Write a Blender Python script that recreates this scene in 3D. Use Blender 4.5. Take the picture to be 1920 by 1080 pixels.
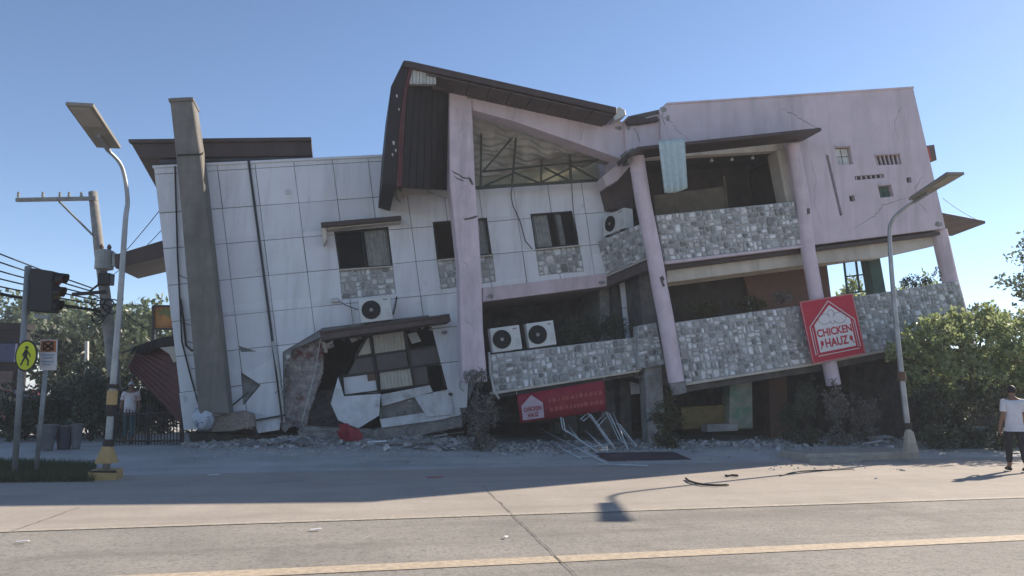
import bpy, bmesh, math, random
from mathutils import Vector, Matrix
from math import sin, cos, tan, radians, pi

for _o in list(bpy.data.objects):
    bpy.data.objects.remove(_o)
SC = bpy.context.scene
COL = SC.collection

# ------------------------------------------------------------------ camera
EYE = Vector((0.0, 0.0, 1.6))
FPX = 1450.0                      # focal length in pixels of the 1920 px wide photograph
PITCH = math.atan(195.0 / FPX)    # the phone was tipped up a little
cam_data = bpy.data.cameras.new('camera')
cam_data.sensor_width = 36.0
cam_data.lens = 36.0 * FPX / 1920.0
cam_data.clip_start = 0.1
cam_data.clip_end = 3000.0
cam = bpy.data.objects.new('camera', cam_data)
cam.location = EYE
cam.rotation_euler = (pi / 2 + PITCH, 0, 0)
COL.objects.link(cam)
SC.camera = cam

# ------------------------------------------------------------------ sky, sun, exposure
SUN_EL = radians(31.0)
SUN_H = Vector((0.794, 0.608, 0.0)).normalized()      # the sun stands behind the building, to the right
TO_SUN = Vector((SUN_H.x * cos(SUN_EL), SUN_H.y * cos(SUN_EL), sin(SUN_EL)))
world = bpy.data.worlds.new('World')
SC.world = world
world.use_nodes = True
wn = world.node_tree.nodes
wl = world.node_tree.links
bg = wn['Background']
sky = wn.new('ShaderNodeTexSky')
sky.sky_type = 'NISHITA'
sky.sun_disc = False
sky.sun_elevation = SUN_EL
sky.sun_rotation = math.atan2(SUN_H.x, SUN_H.y)
sky.altitude = 0.0
sky.air_density = 0.7
sky.dust_density = 0.1
sky.ozone_density = 1.9
wl.new(sky.outputs[0], bg.inputs[0])
bg.inputs[1].default_value = 0.092
sun_data = bpy.data.lights.new('sun', 'SUN')
sun_data.energy = 4.1
sun_data.angle = radians(0.55)
sun_data.color = (1.0, 0.88, 0.73)
sun = bpy.data.objects.new('sun', sun_data)
sun.rotation_euler = (-TO_SUN).to_track_quat('-Z', 'Y').to_euler()
sun.location = (20, 15, 20)
COL.objects.link(sun)
SC.view_settings.view_transform = 'Standard'
SC.view_settings.look = 'None'
SC.view_settings.exposure = 1.02
SC.view_settings.gamma = 1.0
SC.view_settings.use_curve_mapping = False
SC.cycles.max_bounces = 6
SC.cycles.volume_bounces = 0
SC.cycles.diffuse_bounces = 3
SC.cycles.glossy_bounces = 2
SC.cycles.transmission_bounces = 4
SC.cycles.transparent_max_bounces = 8

# ------------------------------------------------------------------ surveying: bearings read off the photograph, met with real planes
CP, SP = cos(PITCH), sin(PITCH)
def ray(px, py):
    x = (px - 960.0) / FPX
    y = (540.0 - py) / FPX
    return Vector((x, CP - y * SP, SP + y * CP))
YAW = radians(12.0)                                  # the street and the front of the building run off to the right
E = Vector((cos(YAW), sin(YAW), 0))                  # along the front
N = Vector((sin(YAW), -cos(YAW), 0))                 # out of the front, to the street
O = Vector((0, 20.0, 0))
UP = Vector((0, 0, 1))
def P(px, py, w=0.0):                                # point on the plane parallel to the front, w metres before it
    d = ray(px, py)
    t = (w - (EYE - O).dot(N)) / d.dot(N)
    return EYE + d * t
def PY(px, py, Y):                                   # point at distance Y
    d = ray(px, py)
    return EYE + d * (Y / d.y)
def PG(px, py, z=0.0):                               # point on the level z
    d = ray(px, py)
    return EYE + d * ((z - EYE.z) / d.z)
LINE0 = PG(30, 996)                                  # a point of the white edge line
RD = Vector((cos(YAW), sin(YAW), 0))
RM = Vector((-sin(YAW), cos(YAW), 0))
def road(s, q, z=0.0):                               # s metres along the road, q metres from the edge line to the building
    p = LINE0 + RD * s + RM * q
    return Vector((p.x, p.y, z))
def sq(p):
    d = p - LINE0
    return d.dot(RD), d.dot(RM)
def ground_z(p):
    q = sq(Vector((p[0], p[1], 0)))[1]
    if q < 6.2: return 0.012
    if q < 10.2: return 0.012 + (q - 6.2) / 4.0 * 0.23
    return 0.242
def PA(px, py):                                      # point on the sloping forecourt
    z = 0.0
    for _ in range(12):
        p = PG(px, py, z)
        z = 0.5 * z + 0.5 * ground_z(p)
    p = PG(px, py, z)
    return p

# ------------------------------------------------------------------ materials
MATS = {}
def nod(nt, typ, **kw):
    n = nt.nodes.new(typ)
    for k, v in kw.items():
        setattr(n, k, v)
    return n
def surf(name, c1, c2=None, rough=0.8, scale=3.0, fine=40.0, bump=0.15, streak=0.0, streak_col=(0.05, 0.045, 0.04),
         metal=0.0, spec=0.3, detail=5.0, rnd=None, bumpdist=0.02, contrast=(0.35, 0.65), stretch=(1, 1, 0.12), trans=0.0, blotch=None):
    """Procedural surface: two tones mixed by noise in metres, optional dirt running down, fine bump, random tint per piece."""
    if name in MATS: return MATS[name]
    m = bpy.data.materials.new(name)
    m.use_nodes = True
    nt = m.node_tree
    b = nt.nodes['Principled BSDF']
    b.inputs['Roughness'].default_value = rough
    b.inputs['Metallic'].default_value = metal
    b.inputs['Specular IOR Level'].default_value = spec
    geo = nod(nt, 'ShaderNodeNewGeometry')
    c2 = c2 or tuple(x * 0.8 for x in c1)
    no = nod(nt, 'ShaderNodeTexNoise')
    no.inputs['Scale'].default_value = scale
    no.inputs['Detail'].default_value = detail
    no.inputs['Roughness'].default_value = 0.62
    nt.links.new(geo.outputs['Position'], no.inputs['Vector'])
    ramp = nod(nt, 'ShaderNodeValToRGB')
    ramp.color_ramp.elements[0].position = contrast[0]
    ramp.color_ramp.elements[1].position = contrast[1]
    ramp.color_ramp.elements[0].color = (*c2, 1)
    ramp.color_ramp.elements[1].color = (*c1, 1)
    nt.links.new(no.outputs['Fac'], ramp.inputs['Fac'])
    col = ramp.outputs['Color']
    if rnd:
        oi = nod(nt, 'ShaderNodeObjectInfo')
        ad = nod(nt, 'ShaderNodeMath', operation='ADD')
        nt.links.new(oi.outputs['Random'], ad.inputs[0])
        nt.links.new(geo.outputs['Random Per Island'], ad.inputs[1])
        fr = nod(nt, 'ShaderNodeMath', operation='FRACT')
        nt.links.new(ad.outputs[0], fr.inputs[0])
        rr = nod(nt, 'ShaderNodeValToRGB')
        rr.color_ramp.interpolation = 'LINEAR'
        els = rr.color_ramp.elements
        while len(els) < len(rnd): els.new(0.5)
        for i, c in enumerate(rnd):
            els[i].position = i / (len(rnd) - 1)
            els[i].color = (*c, 1)
        nt.links.new(fr.outputs[0], rr.inputs['Fac'])
        mx = nod(nt, 'ShaderNodeMix', data_type='RGBA', blend_type='MULTIPLY')
        mx.inputs[0].default_value = 1.0
        nt.links.new(rr.outputs['Color'], mx.inputs[6])
        nt.links.new(col, mx.inputs[7])
        col = mx.outputs[2]
    if blotch:
        bc, bs, b0, b1 = blotch
        n3 = nod(nt, 'ShaderNodeTexNoise')
        n3.inputs['Scale'].default_value = bs
        n3.inputs['Detail'].default_value = 6.0
        n3.inputs['Roughness'].default_value = 0.7
        nt.links.new(geo.outputs['Position'], n3.inputs['Vector'])
        r3 = nod(nt, 'ShaderNodeMapRange')
        r3.inputs[1].default_value = b0; r3.inputs[2].default_value = b1
        nt.links.new(n3.outputs['Fac'], r3.inputs[0])
        m3 = nod(nt, 'ShaderNodeMix', data_type='RGBA')
        nt.links.new(r3.outputs[0], m3.inputs[0])
        nt.links.new(col, m3.inputs[6])
        m3.inputs[7].default_value = (*bc, 1)
        col = m3.outputs[2]
    if streak > 0:
        mp = nod(nt, 'ShaderNodeMapping')
        mp.inputs['Scale'].default_value = stretch
        nt.links.new(geo.outputs['Position'], mp.inputs['Vector'])
        n2 = nod(nt, 'ShaderNodeTexNoise')
        n2.inputs['Scale'].default_value = 2.6
        n2.inputs['Detail'].default_value = 7.0
        n2.inputs['Roughness'].default_value = 0.68
        nt.links.new(mp.outputs[0], n2.inputs['Vector'])
        r2 = nod(nt, 'ShaderNodeMapRange')
        r2.inputs[1].default_value = 0.48; r2.inputs[2].default_value = 0.78
        r2.inputs[4].default_value = streak
        nt.links.new(n2.outputs['Fac'], r2.inputs[0])
        m2 = nod(nt, 'ShaderNodeMix', data_type='RGBA')
        nt.links.new(r2.outputs[0], m2.inputs[0])
        nt.links.new(col, m2.inputs[6])
        m2.inputs[7].default_value = (*streak_col, 1)
        col = m2.outputs[2]
    nt.links.new(col, b.inputs['Base Color'])
    if bump > 0:
        nf = nod(nt, 'ShaderNodeTexNoise')
        nf.inputs['Scale'].default_value = fine
        nf.inputs['Detail'].default_value = 4.0
        nt.links.new(geo.outputs['Position'], nf.inputs['Vector'])
        bp = nod(nt, 'ShaderNodeBump')
        bp.inputs['Strength'].default_value = bump
        bp.inputs['Distance'].default_value = bumpdist
        nt.links.new(nf.outputs['Fac'], bp.inputs['Height'])
        nt.links.new(bp.outputs[0], b.inputs['Normal'])
    if trans > 0:
        tr = nod(nt, 'ShaderNodeBsdfTranslucent')
        nt.links.new(col, tr.inputs[0])
        mxs = nod(nt, 'ShaderNodeMixShader')
        mxs.inputs[0].default_value = trans
        nt.links.new(b.outputs[0], mxs.inputs[1])
        nt.links.new(tr.outputs[0], mxs.inputs[2])
        nt.links.new(mxs.outputs[0], nt.nodes['Material Output'].inputs['Surface'])
    MATS[name] = m
    return m

M_PINK = surf('pink_paint', (0.66, 0.55, 0.58), (0.575, 0.485, 0.51), 0.85, 1.2, 30, 0.12, streak=0.75, streak_col=(0.36, 0.31, 0.325))
M_PINKC = surf('pink_column_paint', (0.71, 0.58, 0.615), (0.60, 0.495, 0.525), 0.85, 2.5, 25, 0.2, streak=0.8, streak_col=(0.34, 0.29, 0.30))
M_WHITE = surf('white_panel_paint', (0.83, 0.83, 0.85), (0.77, 0.77, 0.79), 0.6, 0.9, 60, 0.05, streak=0.7, streak_col=(0.50, 0.49, 0.48), rnd=[(0.86, 0.86, 0.87), (1, 1, 1), (0.92, 0.925, 0.93), (0.97, 0.96, 0.95)], blotch=((0.45, 0.43, 0.41), 1.7, 0.62, 0.8))
M_WHITED = surf('dirty_torn_panel', (0.74, 0.74, 0.75), (0.55, 0.54, 0.53), 0.7, 2.2, 40, 0.15, streak=0.8, streak_col=(0.36, 0.34, 0.32), blotch=((0.33, 0.30, 0.27), 2.6, 0.54, 0.72))
M_CREAM = surf('cream_plaster', (0.60, 0.54, 0.46), (0.5, 0.45, 0.38), 0.9, 2.0, 25, 0.2, streak=0.5, streak_col=(0.2, 0.17, 0.14))
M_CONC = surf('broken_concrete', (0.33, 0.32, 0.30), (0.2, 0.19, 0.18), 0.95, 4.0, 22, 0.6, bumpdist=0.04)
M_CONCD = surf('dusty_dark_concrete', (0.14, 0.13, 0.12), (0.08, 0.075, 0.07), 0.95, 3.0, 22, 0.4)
M_BRICKY = surf('exposed_masonry', (0.48, 0.44, 0.41), (0.24, 0.21, 0.20), 0.95, 5.0, 20, 0.8, bumpdist=0.05, blotch=((0.2, 0.07, 0.065), 2.2, 0.54, 0.66))
M_BROWN = surf('brown_metal_trim', (0.075, 0.05, 0.045), (0.055, 0.037, 0.034), 0.5, 2.0, 40, 0.06, streak=0.4, streak_col=(0.11, 0.095, 0.085))
M_PYLON = surf('weathered_brown_pylon', (0.215, 0.2, 0.175), (0.145, 0.135, 0.12), 0.8, 1.4, 30, 0.15, streak=0.55, streak_col=(0.05, 0.048, 0.045))
M_MAROON = surf('maroon_sheet_metal', (0.11, 0.03, 0.03), (0.07, 0.022, 0.022), 0.5, 3.0, 40, 0.08, streak=0.5, streak_col=(0.06, 0.045, 0.04))
M_DARKROOF = surf('dark_roof_board', (0.028, 0.021, 0.022), (0.018, 0.014, 0.015), 0.6, 2.0, 40, 0.05)
M_SOFFIT = surf('brown_soffit', (0.13, 0.095, 0.09), (0.085, 0.065, 0.06), 0.7, 2.5, 40, 0.08, streak=0.4)
M_GALV = surf('galvanised_sheet', (0.66, 0.65, 0.60), (0.42, 0.405, 0.36), 0.5, 1.6, 40, 0.05, metal=0.1, streak=0.5, streak_col=(0.16, 0.13, 0.1))
M_TRUSS = surf('green_grey_steel', (0.07, 0.075, 0.055), (0.045, 0.048, 0.036), 0.6)
M_BLACK = surf('black_plastic', (0.012, 0.012, 0.014), None, 0.45, bump=0)
M_DARKM = surf('dark_frame_metal', (0.03, 0.028, 0.028), None, 0.45, bump=0)
M_GLASS = surf('dark_window_glass', (0.022, 0.022, 0.024), (0.012, 0.012, 0.014), 0.06, 1.5, bump=0.0, spec=0.8)
M_CURT = surf('grey_curtain', (0.62, 0.59, 0.56), (0.42, 0.40, 0.39), 0.9, 6.0, bump=0.1)
M_ATTIC = surf('translucent_attic_sheet', (0.70, 0.68, 0.56), (0.6, 0.57, 0.46), 0.7, 2.0, bump=0.05, trans=0.45)
M_BLIND = surf('cream_blind', (0.55, 0.52, 0.44), (0.47, 0.44, 0.37), 0.8, 5.0, bump=0.05)
M_SPAN = surf('brown_spandrel', (0.115, 0.10, 0.10), (0.08, 0.07, 0.07), 0.4, 3.0, bump=0.05)
M_STONE = surf('cladding_stone', (1, 1, 1), (0.72, 0.71, 0.69), 0.85, 9.0, 35, 0.6, spec=0.25, bumpdist=0.03,
               rnd=[(0.22, 0.22, 0.215), (0.66, 0.66, 0.65), (0.33, 0.33, 0.315), (0.90, 0.90, 0.89), (0.55, 0.565, 0.555), (0.28, 0.295, 0.28), (0.74, 0.72, 0.70), (0.95, 0.95, 0.94), (0.48, 0.455, 0.435), (0.24, 0.24, 0.232)])
M_MORTAR = surf('cladding_mortar', (0.48, 0.48, 0.465), (0.33, 0.33, 0.32), 0.95, 6.0, 30, 0.5)
M_ACW = surf('white_enamel', (0.66, 0.66, 0.63), (0.6, 0.6, 0.57), 0.4, 3.0, bump=0.0, streak=0.25, streak_col=(0.35, 0.33, 0.3))
M_PIPE = surf('dark_downpipe', (0.05, 0.055, 0.06), None, 0.5, bump=0.05)
M_PVC = surf('pale_pvc', (0.55, 0.55, 0.52), None, 0.5, bump=0.03)
M_CABLE = surf('black_cable', (0.02, 0.02, 0.022), None, 0.6, bump=0)
M_BOARD = surf('olive_board', (0.17, 0.135, 0.09), (0.12, 0.095, 0.065), 0.8, 3.0, 30, 0.1)
M_CLOTH = surf('pale_teal_cloth', (0.58, 0.68, 0.68), (0.47, 0.57, 0.58), 0.9, 8.0, bump=0.1, trans=0.15)
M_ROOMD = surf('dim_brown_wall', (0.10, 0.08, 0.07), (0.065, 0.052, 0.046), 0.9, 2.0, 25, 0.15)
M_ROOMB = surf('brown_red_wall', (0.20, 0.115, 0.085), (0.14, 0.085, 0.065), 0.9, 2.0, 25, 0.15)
M_GREENP = surf('green_frame_paint', (0.07, 0.13, 0.10), (0.05, 0.09, 0.07), 0.6, 4.0)
M_RED = surf('red_sign_vinyl', (0.52, 0.025, 0.05), (0.45, 0.02, 0.042), 0.5, 3.0, bump=0.03, streak=0.15, streak_col=(0.3, 0.08, 0.09))
M_REDB = surf('red_banner_vinyl', (0.32, 0.024, 0.042), (0.24, 0.02, 0.034), 0.55, 3.0, bump=0.04, streak=0.3, streak_col=(0.2, 0.05, 0.06))
M_SIGNW = surf('white_sign_print', (0.74, 0.70, 0.69), (0.68, 0.64, 0.63), 0.5, 6.0, bump=0)
M_SIGNG = surf('grey_sign_print', (0.33, 0.29, 0.29), None, 0.5, 6.0, bump=0)
M_FADED = surf('faded_banner_print', (0.43, 0.10, 0.085), (0.36, 0.05, 0.055), 0.55, 8.0, bump=0)

# ------------------------------------------------------------------ mesh helpers
class MB:
    """Collects faces in world metres and links them as one mesh object."""
    def __init__(self):
        self.v = []; self.f = []; self.mi = []
    def add(self, verts, faces, mi=0):
        k = len(self.v)
        self.v += [Vector(x) for x in verts]
        self.f += [[i + k for i in f] for f in faces]
        self.mi += [mi] * len(faces)
        return self
    def prism(self, pts, d, mi=0, taper=None):
        """polygon pts pushed along vector d"""
        n = len(pts)
        pts = [Vector(p) for p in pts]
        back = [p + d for p in pts]
        if taper:
            c = sum(pts, Vector()) / n
            pts = [c + (p - c) * taper for p in pts]
        fs = [list(range(n)), list(range(2 * n - 1, n - 1, -1))]
        fs += [[i, i + n, (i + 1) % n + n, (i + 1) % n] for i in range(n)]
        return self.add(pts + back, fs, mi)
    def face(self, pts, w, w0, w1, mi=0):
        """outline measured on the plane w of the front, standing from w0 back to w1"""
        a = [P(x, y, w) + N * (w0 - w) for x, y in pts]
        return self.prism(a, N * (w1 - w0), mi)
    def box(self, c, ax, ay, az, mi=0):
        c = Vector(c); ax = Vector(ax); ay = Vector(ay); az = Vector(az)
        vs = [c + sx * ax + sy * ay + sz * az for sz in (-1, 1) for sy in (-1, 1) for sx in (-1, 1)]
        return self.add(vs, [[0, 1, 3, 2], [4, 6, 7, 5], [0, 4, 5, 1], [2, 3, 7, 6], [0, 2, 6, 4], [1, 5, 7, 3]], mi)
    def bar(self, a, b, w, h=None, mi=0, up=UP):
        a = Vector(a); b = Vector(b); d = b - a
        if d.length < 1e-6: return self
        h = h or w
        s = d.cross(up)
        if s.length < 1e-5: s = d.cross(Vector((1, 0, 0)))
        s.normalize(); t = s.cross(d).normalized()
        return self.box((a + b) / 2, d / 2, s * w / 2, t * h / 2, mi)
    def tube(self, pts, r, n=8, mi=0, caps=True):
        pts = [Vector(p) for p in pts]
        rs = r if isinstance(r, (list, tuple)) else [r] * len(pts)
        rings = []
        prev = None
        for i, p in enumerate(pts):
            d = (pts[min(i + 1, len(pts) - 1)] - pts[max(i - 1, 0)]).normalized()
            if prev is None:
                s = d.cross(UP)
                if s.length < 1e-3: s = d.cross(Vector((1, 0, 0)))
            else:
                s = prev - d * prev.dot(d)
            s.normalize(); prev = s
            t = d.cross(s)
            rings.append([p + (s * cos(2 * pi * k / n) + t * sin(2 * pi * k / n)) * rs[i] for k in range(n)])
        vs = [v for ring in rings for v in ring]
        fs = []
        for i in range(len(rings) - 1):
            for k in range(n):
                fs.append([i * n + k, i * n + (k + 1) % n, (i + 1) * n + (k + 1) % n, (i + 1) * n + k])
        if caps:
            fs.append(list(range(n))[::-1]); fs.append([(len(rings) - 1) * n + k for k in range(n)])
        return self.add(vs, fs, mi)
    def disc(self, c, ax, ay, r, d, n=20, mi=0):
        c = Vector(c)
        return self.prism([c + (ax * cos(2 * pi * k / n) + ay * sin(2 * pi * k / n)) * r for k in range(n)], d, mi)
    def build(self, name, mat, parent=None, smooth=False, bevel=0.0, recalc=True):
        me = bpy.data.meshes.new(name)
        lo = Vector([min(p[i] for p in self.v) for i in range(3)])
        hi = Vector([max(p[i] for p in self.v) for i in range(3)])
        c = (lo + hi) / 2
        c.z = lo.z
        me.from_pydata([tuple(p - c) for p in self.v], [], self.f)
        for m in (mat if isinstance(mat, (list, tuple)) else [mat]):
            me.materials.append(m)
        if any(self.mi):
            me.polygons.foreach_set('material_index', self.mi)
        if recalc:
            bm = bmesh.new(); bm.from_mesh(me)
            bmesh.ops.recalc_face_normals(bm, faces=bm.faces)
            bm.to_mesh(me); bm.free()
        if smooth:
            me.polygons.foreach_set('use_smooth', [True] * len(me.polygons))
        o = bpy.data.objects.new(name, me)
        COL.objects.link(o)
        if parent is not None:
            o.parent = parent
            o.location = c - wloc(parent)
        else:
            o.location = c
        if bevel:
            b = o.modifiers.new('bevel', 'BEVEL')
            b.width = bevel; b.segments = 1; b.limit_method = 'ANGLE'; b.angle_limit = radians(40)
        return o
def wloc(o):
    p = Vector(o.location)
    while o.parent is not None:
        o = o.parent
        p += Vector(o.location)
    return p
def tag(o, label=None, cat=None, group=None, kind=None):
    if label: o['label'] = label
    if cat: o['category'] = cat
    if group: o['group'] = group
    if kind: o['kind'] = kind
    return o
def thing(name, loc, label, cat, group=None):
    o = bpy.data.objects.new(name, None)
    o.empty_display_size = 0.2
    COL.objects.link(o)
    o.location = loc
    return tag(o, label, cat, group)
def smooth_by_angle(o, ang=35):
    me = o.data
    bm = bmesh.new(); bm.from_mesh(me)
    for e in bm.edges:
        if len(e.link_faces) == 2 and e.calc_face_angle(0) > radians(ang): e.smooth = False
    for f in bm.faces: f.smooth = True
    bm.to_mesh(me); bm.free()
def prism_holes(outer, holes, d):
    """polygon with holes (lists of 3-D points in one plane) pushed along d, as an MB"""
    bm = bmesh.new()
    for loop in [outer] + holes:
        vs = [bm.verts.new(p) for p in loop]
        for i in range(len(vs)): bm.edges.new((vs[i], vs[(i + 1) % len(vs)]))
    bmesh.ops.triangle_fill(bm, use_beauty=True, use_dissolve=False, edges=bm.edges[:], normal=d.normalized())
    r = bmesh.ops.extrude_face_region(bm, geom=bm.faces[:])
    bmesh.ops.translate(bm, verts=[g for g in r['geom'] if isinstance(g, bmesh.types.BMVert)], vec=d)
    bm.verts.index_update()
    mb = MB()
    mb.add([v.co.copy() for v in bm.verts], [[v.index for v in f.verts] for f in bm.faces])
    bm.free()
    return mb
def fuv(p):                       # coordinates within a plane of the front
    return ((p - O).dot(E), p.z)
def from_uv(u, v, w):
    return O + E * u + N * w + UP * v
def clip(poly, a, b, keep):       # keep the part of a 2-D polygon on one side of line a-b
    out = []
    def side(p): return ((b[0] - a[0]) * (p[1] - a[1]) - (b[1] - a[1]) * (p[0] - a[0])) * keep
    for i in range(len(poly)):
        p, q = poly[i], poly[(i + 1) % len(poly)]
        sp, sq_ = side(p), side(q)
        if sp >= 0: out.append(p)
        if (sp > 0 and sq_ < 0) or (sp < 0 and sq_ > 0):
            t = sp / (sp - sq_)
            out.append((p[0] + (q[0] - p[0]) * t, p[1] + (q[1] - p[1]) * t))
    return out
def area2(p):
    return 0.5 * sum(p[i][0] * p[(i + 1) % len(p)][1] - p[(i + 1) % len(p)][0] * p[i][1] for i in range(len(p)))
def subtract(poly, hole):         # convex polygon minus convex hole -> convex pieces
    if area2(hole) < 0: hole = hole[::-1]
    pieces, rest = [], poly
    for i in range(len(hole)):
        a, b = hole[i], hole[(i + 1) % len(hole)]
        out = clip(rest, a, b, -1)
        if len(out) >= 3 and abs(area2(out)) > 1e-3: pieces.append(out)
        rest = clip(rest, a, b, 1)
        if len(rest) < 3 or abs(area2(rest)) < 1e-3: return pieces
    return pieces
# ------------------------------------------------------------------ ground, road, forecourt
def road_mat(name, c1, c2, c3, speck=0.5, streak=0.35, scol=(0.1, 0.098, 0.095), grain=90.0, bump=0.35):
    m = bpy.data.materials.new(name); m.use_nodes = True
    nt = m.node_tree; b = nt.nodes['Principled BSDF']
    b.inputs['Roughness'].default_value = 0.9
    b.inputs['Specular IOR Level'].default_value = 0.2
    geo = nod(nt, 'ShaderNodeNewGeometry')
    mp = nod(nt, 'ShaderNodeMapping'); mp.inputs['Rotation'].default_value = (0, 0, -YAW)
    nt.links.new(geo.outputs['Position'], mp.inputs['Vector'])
    def noise(scale, detail, rough=0.65, sc=None):
        src = mp.outputs[0]
        if sc:
            m2 = nod(nt, 'ShaderNodeMapping'); m2.inputs['Scale'].default_value = sc
            nt.links.new(mp.outputs[0], m2.inputs['Vector']); src = m2.outputs[0]
        n = nod(nt, 'ShaderNodeTexNoise'); n.inputs['Scale'].default_value = scale
        n.inputs['Detail'].default_value = detail; n.inputs['Roughness'].default_value = rough
        nt.links.new(src, n.inputs['Vector']); return n.outputs['Fac']
    def rng(s, a, bb, lo=0.0, hi=1.0):
        r = nod(nt, 'ShaderNodeMapRange'); r.inputs[1].default_value = a; r.inputs[2].default_value = bb
        r.inputs[3].default_value = lo; r.inputs[4].default_value = hi
        nt.links.new(s, r.inputs[0]); return r.outputs[0]
    def mix(f, a, c):
        x = nod(nt, 'ShaderNodeMix', data_type='RGBA'); nt.links.new(f, x.inputs[0])
        if isinstance(a, tuple): x.inputs[6].default_value = (*a, 1)
        else: nt.links.new(a, x.inputs[6])
        if isinstance(c, tuple): x.inputs[7].default_value = (*c, 1)
        else: nt.links.new(c, x.inputs[7])
        return x.outputs[2]
    col = mix(rng(noise(0.7, 6), 0.35, 0.65), c2, c1)
    col = mix(rng(noise(grain, 3, 0.8), 0.52, 0.72, 0, speck), col, c3)
    col = mix(rng(noise(24, 4, 0.8), 0.5, 0.64, 0, speck * 0.6), col, c3)
    col = mix(rng(noise(8, 6, 0.85), 0.51, 0.66, 0, speck * 0.55), col, c3)
    col = mix(rng(noise(0.45, 7, 0.7), 0.52, 0.7, 0, streak * 0.8), col, scol)
    col = mix(rng(noise(0.9, 7, 0.6, (0.14, 1.6, 1)), 0.5, 0.78, 0, streak), col, scol)
    nt.links.new(col, b.inputs['Base Color'])
    bp = nod(nt, 'ShaderNodeBump'); bp.inputs['Strength'].default_value = bump; bp.inputs['Distance'].default_value = 0.012
    nt.links.new(noise(60, 4, 0.7), bp.inputs['Height']); nt.links.new(bp.outputs[0], b.inputs['Normal'])
    return m
M_ROAD = road_mat('worn_road_concrete', (0.375, 0.35, 0.31), (0.29, 0.272, 0.243), (0.095, 0.09, 0.083), 1.0, 0.75, (0.15, 0.138, 0.122))
M_SHOULDER = road_mat('pale_shoulder_concrete', (0.45, 0.40, 0.345), (0.37, 0.33, 0.285), (0.22, 0.195, 0.17), 0.5, 0.45, (0.24, 0.215, 0.19), 60)
M_FORE = road_mat('forecourt_concrete', (0.55, 0.535, 0.505), (0.42, 0.41, 0.385), (0.2, 0.197, 0.187), 0.5, 0.6, (0.24, 0.235, 0.225), 50)
M_SOIL = surf('dusty_soil', (0.27, 0.235, 0.19), (0.19, 0.165, 0.13), 0.95, 0.8, 20, 0.4)
M_JOINT = surf('joint_sealant', (0.14, 0.125, 0.11), (0.08, 0.072, 0.064), 0.8, 20.0, 60, 0.2)

def worn_paint(name, c, under, amount):
    return surf(name, c, under, 0.8, 14.0, 60, 0.15, detail=8.0, contrast=amount)
M_YLINE = worn_paint('worn_yellow_paint', (0.60, 0.48, 0.345), (0.38, 0.32, 0.245), (0.36, 0.66))
M_WLINE = worn_paint('worn_white_paint', (0.50, 0.45, 0.38), (0.36, 0.315, 0.25), (0.40, 0.62))

def sheet(name, s0, s1, qs, zs, mat, ns=1, parent=None):
    mb = MB()
    vs = []; fs = []
    for i in range(ns + 1):
        s = s0 + (s1 - s0) * i / ns
        for q, z in zip(qs, zs): vs.append(road(s, q, z))
    k = len(qs)
    for i in range(ns):
        for j in range(k - 1):
            fs.append([i * k + j, (i + 1) * k + j, (i + 1) * k + j + 1, i * k + j + 1])
    mb.add(vs, fs)
    o = mb.build(name, mat, parent, recalc=False)
    for p in o.data.polygons:
        pass
    return o
mbg = MB().add([(-700, -200, -0.03), (700, -200, -0.03), (700, 1200, -0.03), (-700, 1200, -0.03)], [[0, 1, 2, 3]])
tag(mbg.build('ground', M_SOIL, recalc=False), 'dusty bare ground beyond the street and building', kind='structure')
road_ob = tag(sheet('road', -70, 90, [-16, 0.0], [0.0, 0.0], M_ROAD), 'sunlit worn grey concrete road in the foreground', kind='structure')
tag(sheet('shoulder', -70, 90, [0.0, 3.3, 6.2], [0.004, 0.004, 0.012], M_SHOULDER), 'pale concrete road shoulder beside the road', kind='structure')
fore = tag(sheet('forecourt', -70, 90, [6.2, 8, 10.2, 20, 40], [0.012, 0.115, 0.242, 0.242, 0.2], M_FORE, 40), 'shaded grey concrete forecourt sloping up to the building', kind='structure')
tag(sheet('bounce_pavement', -70, 90, [-60, -16], [0.004, 0.004], M_SHOULDER), 'unseen pale paving added behind the camera to bounce light', kind='structure')  # unseen paving behind the camera, added to bounce light onto the front
sheet('edge_line', -70, 90, [-0.07, 0.07], [0.008, 0.008], M_WLINE, parent=road_ob)
yq = sq(PG(1240, 1040))[1]
sheet('centre_line', -70, 90, [yq - 0.14, yq + 0.14], [0.006, 0.006], M_YLINE, parent=road_ob)
def joint(px0, px1, name='joint'):
    rng = random.Random(int(px0[0]))
    a, b = PG(*px0), PG(*px1)
    d = (b - a); s = d.cross(UP).normalized()
    vs = []; fs = []
    n = 40
    for i in range(n + 1):
        p = a + d * (i / n) + s * rng.uniform(-0.012, 0.012)
        w = rng.uniform(0.002, 0.008)
        vs += [Vector((*(p - s * w).xy, 0.0125)), Vector((*(p + s * w).xy, 0.0125))]
    for i in range(n): fs.append([2 * i, 2 * i + 1, 2 * i + 3, 2 * i + 2])
    MB().add(vs, fs).build(name, M_JOINT, road_ob, recalc=False)
joint((905, 912), (1085, 1085))
joint((150, 952), (5, 1004))
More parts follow.
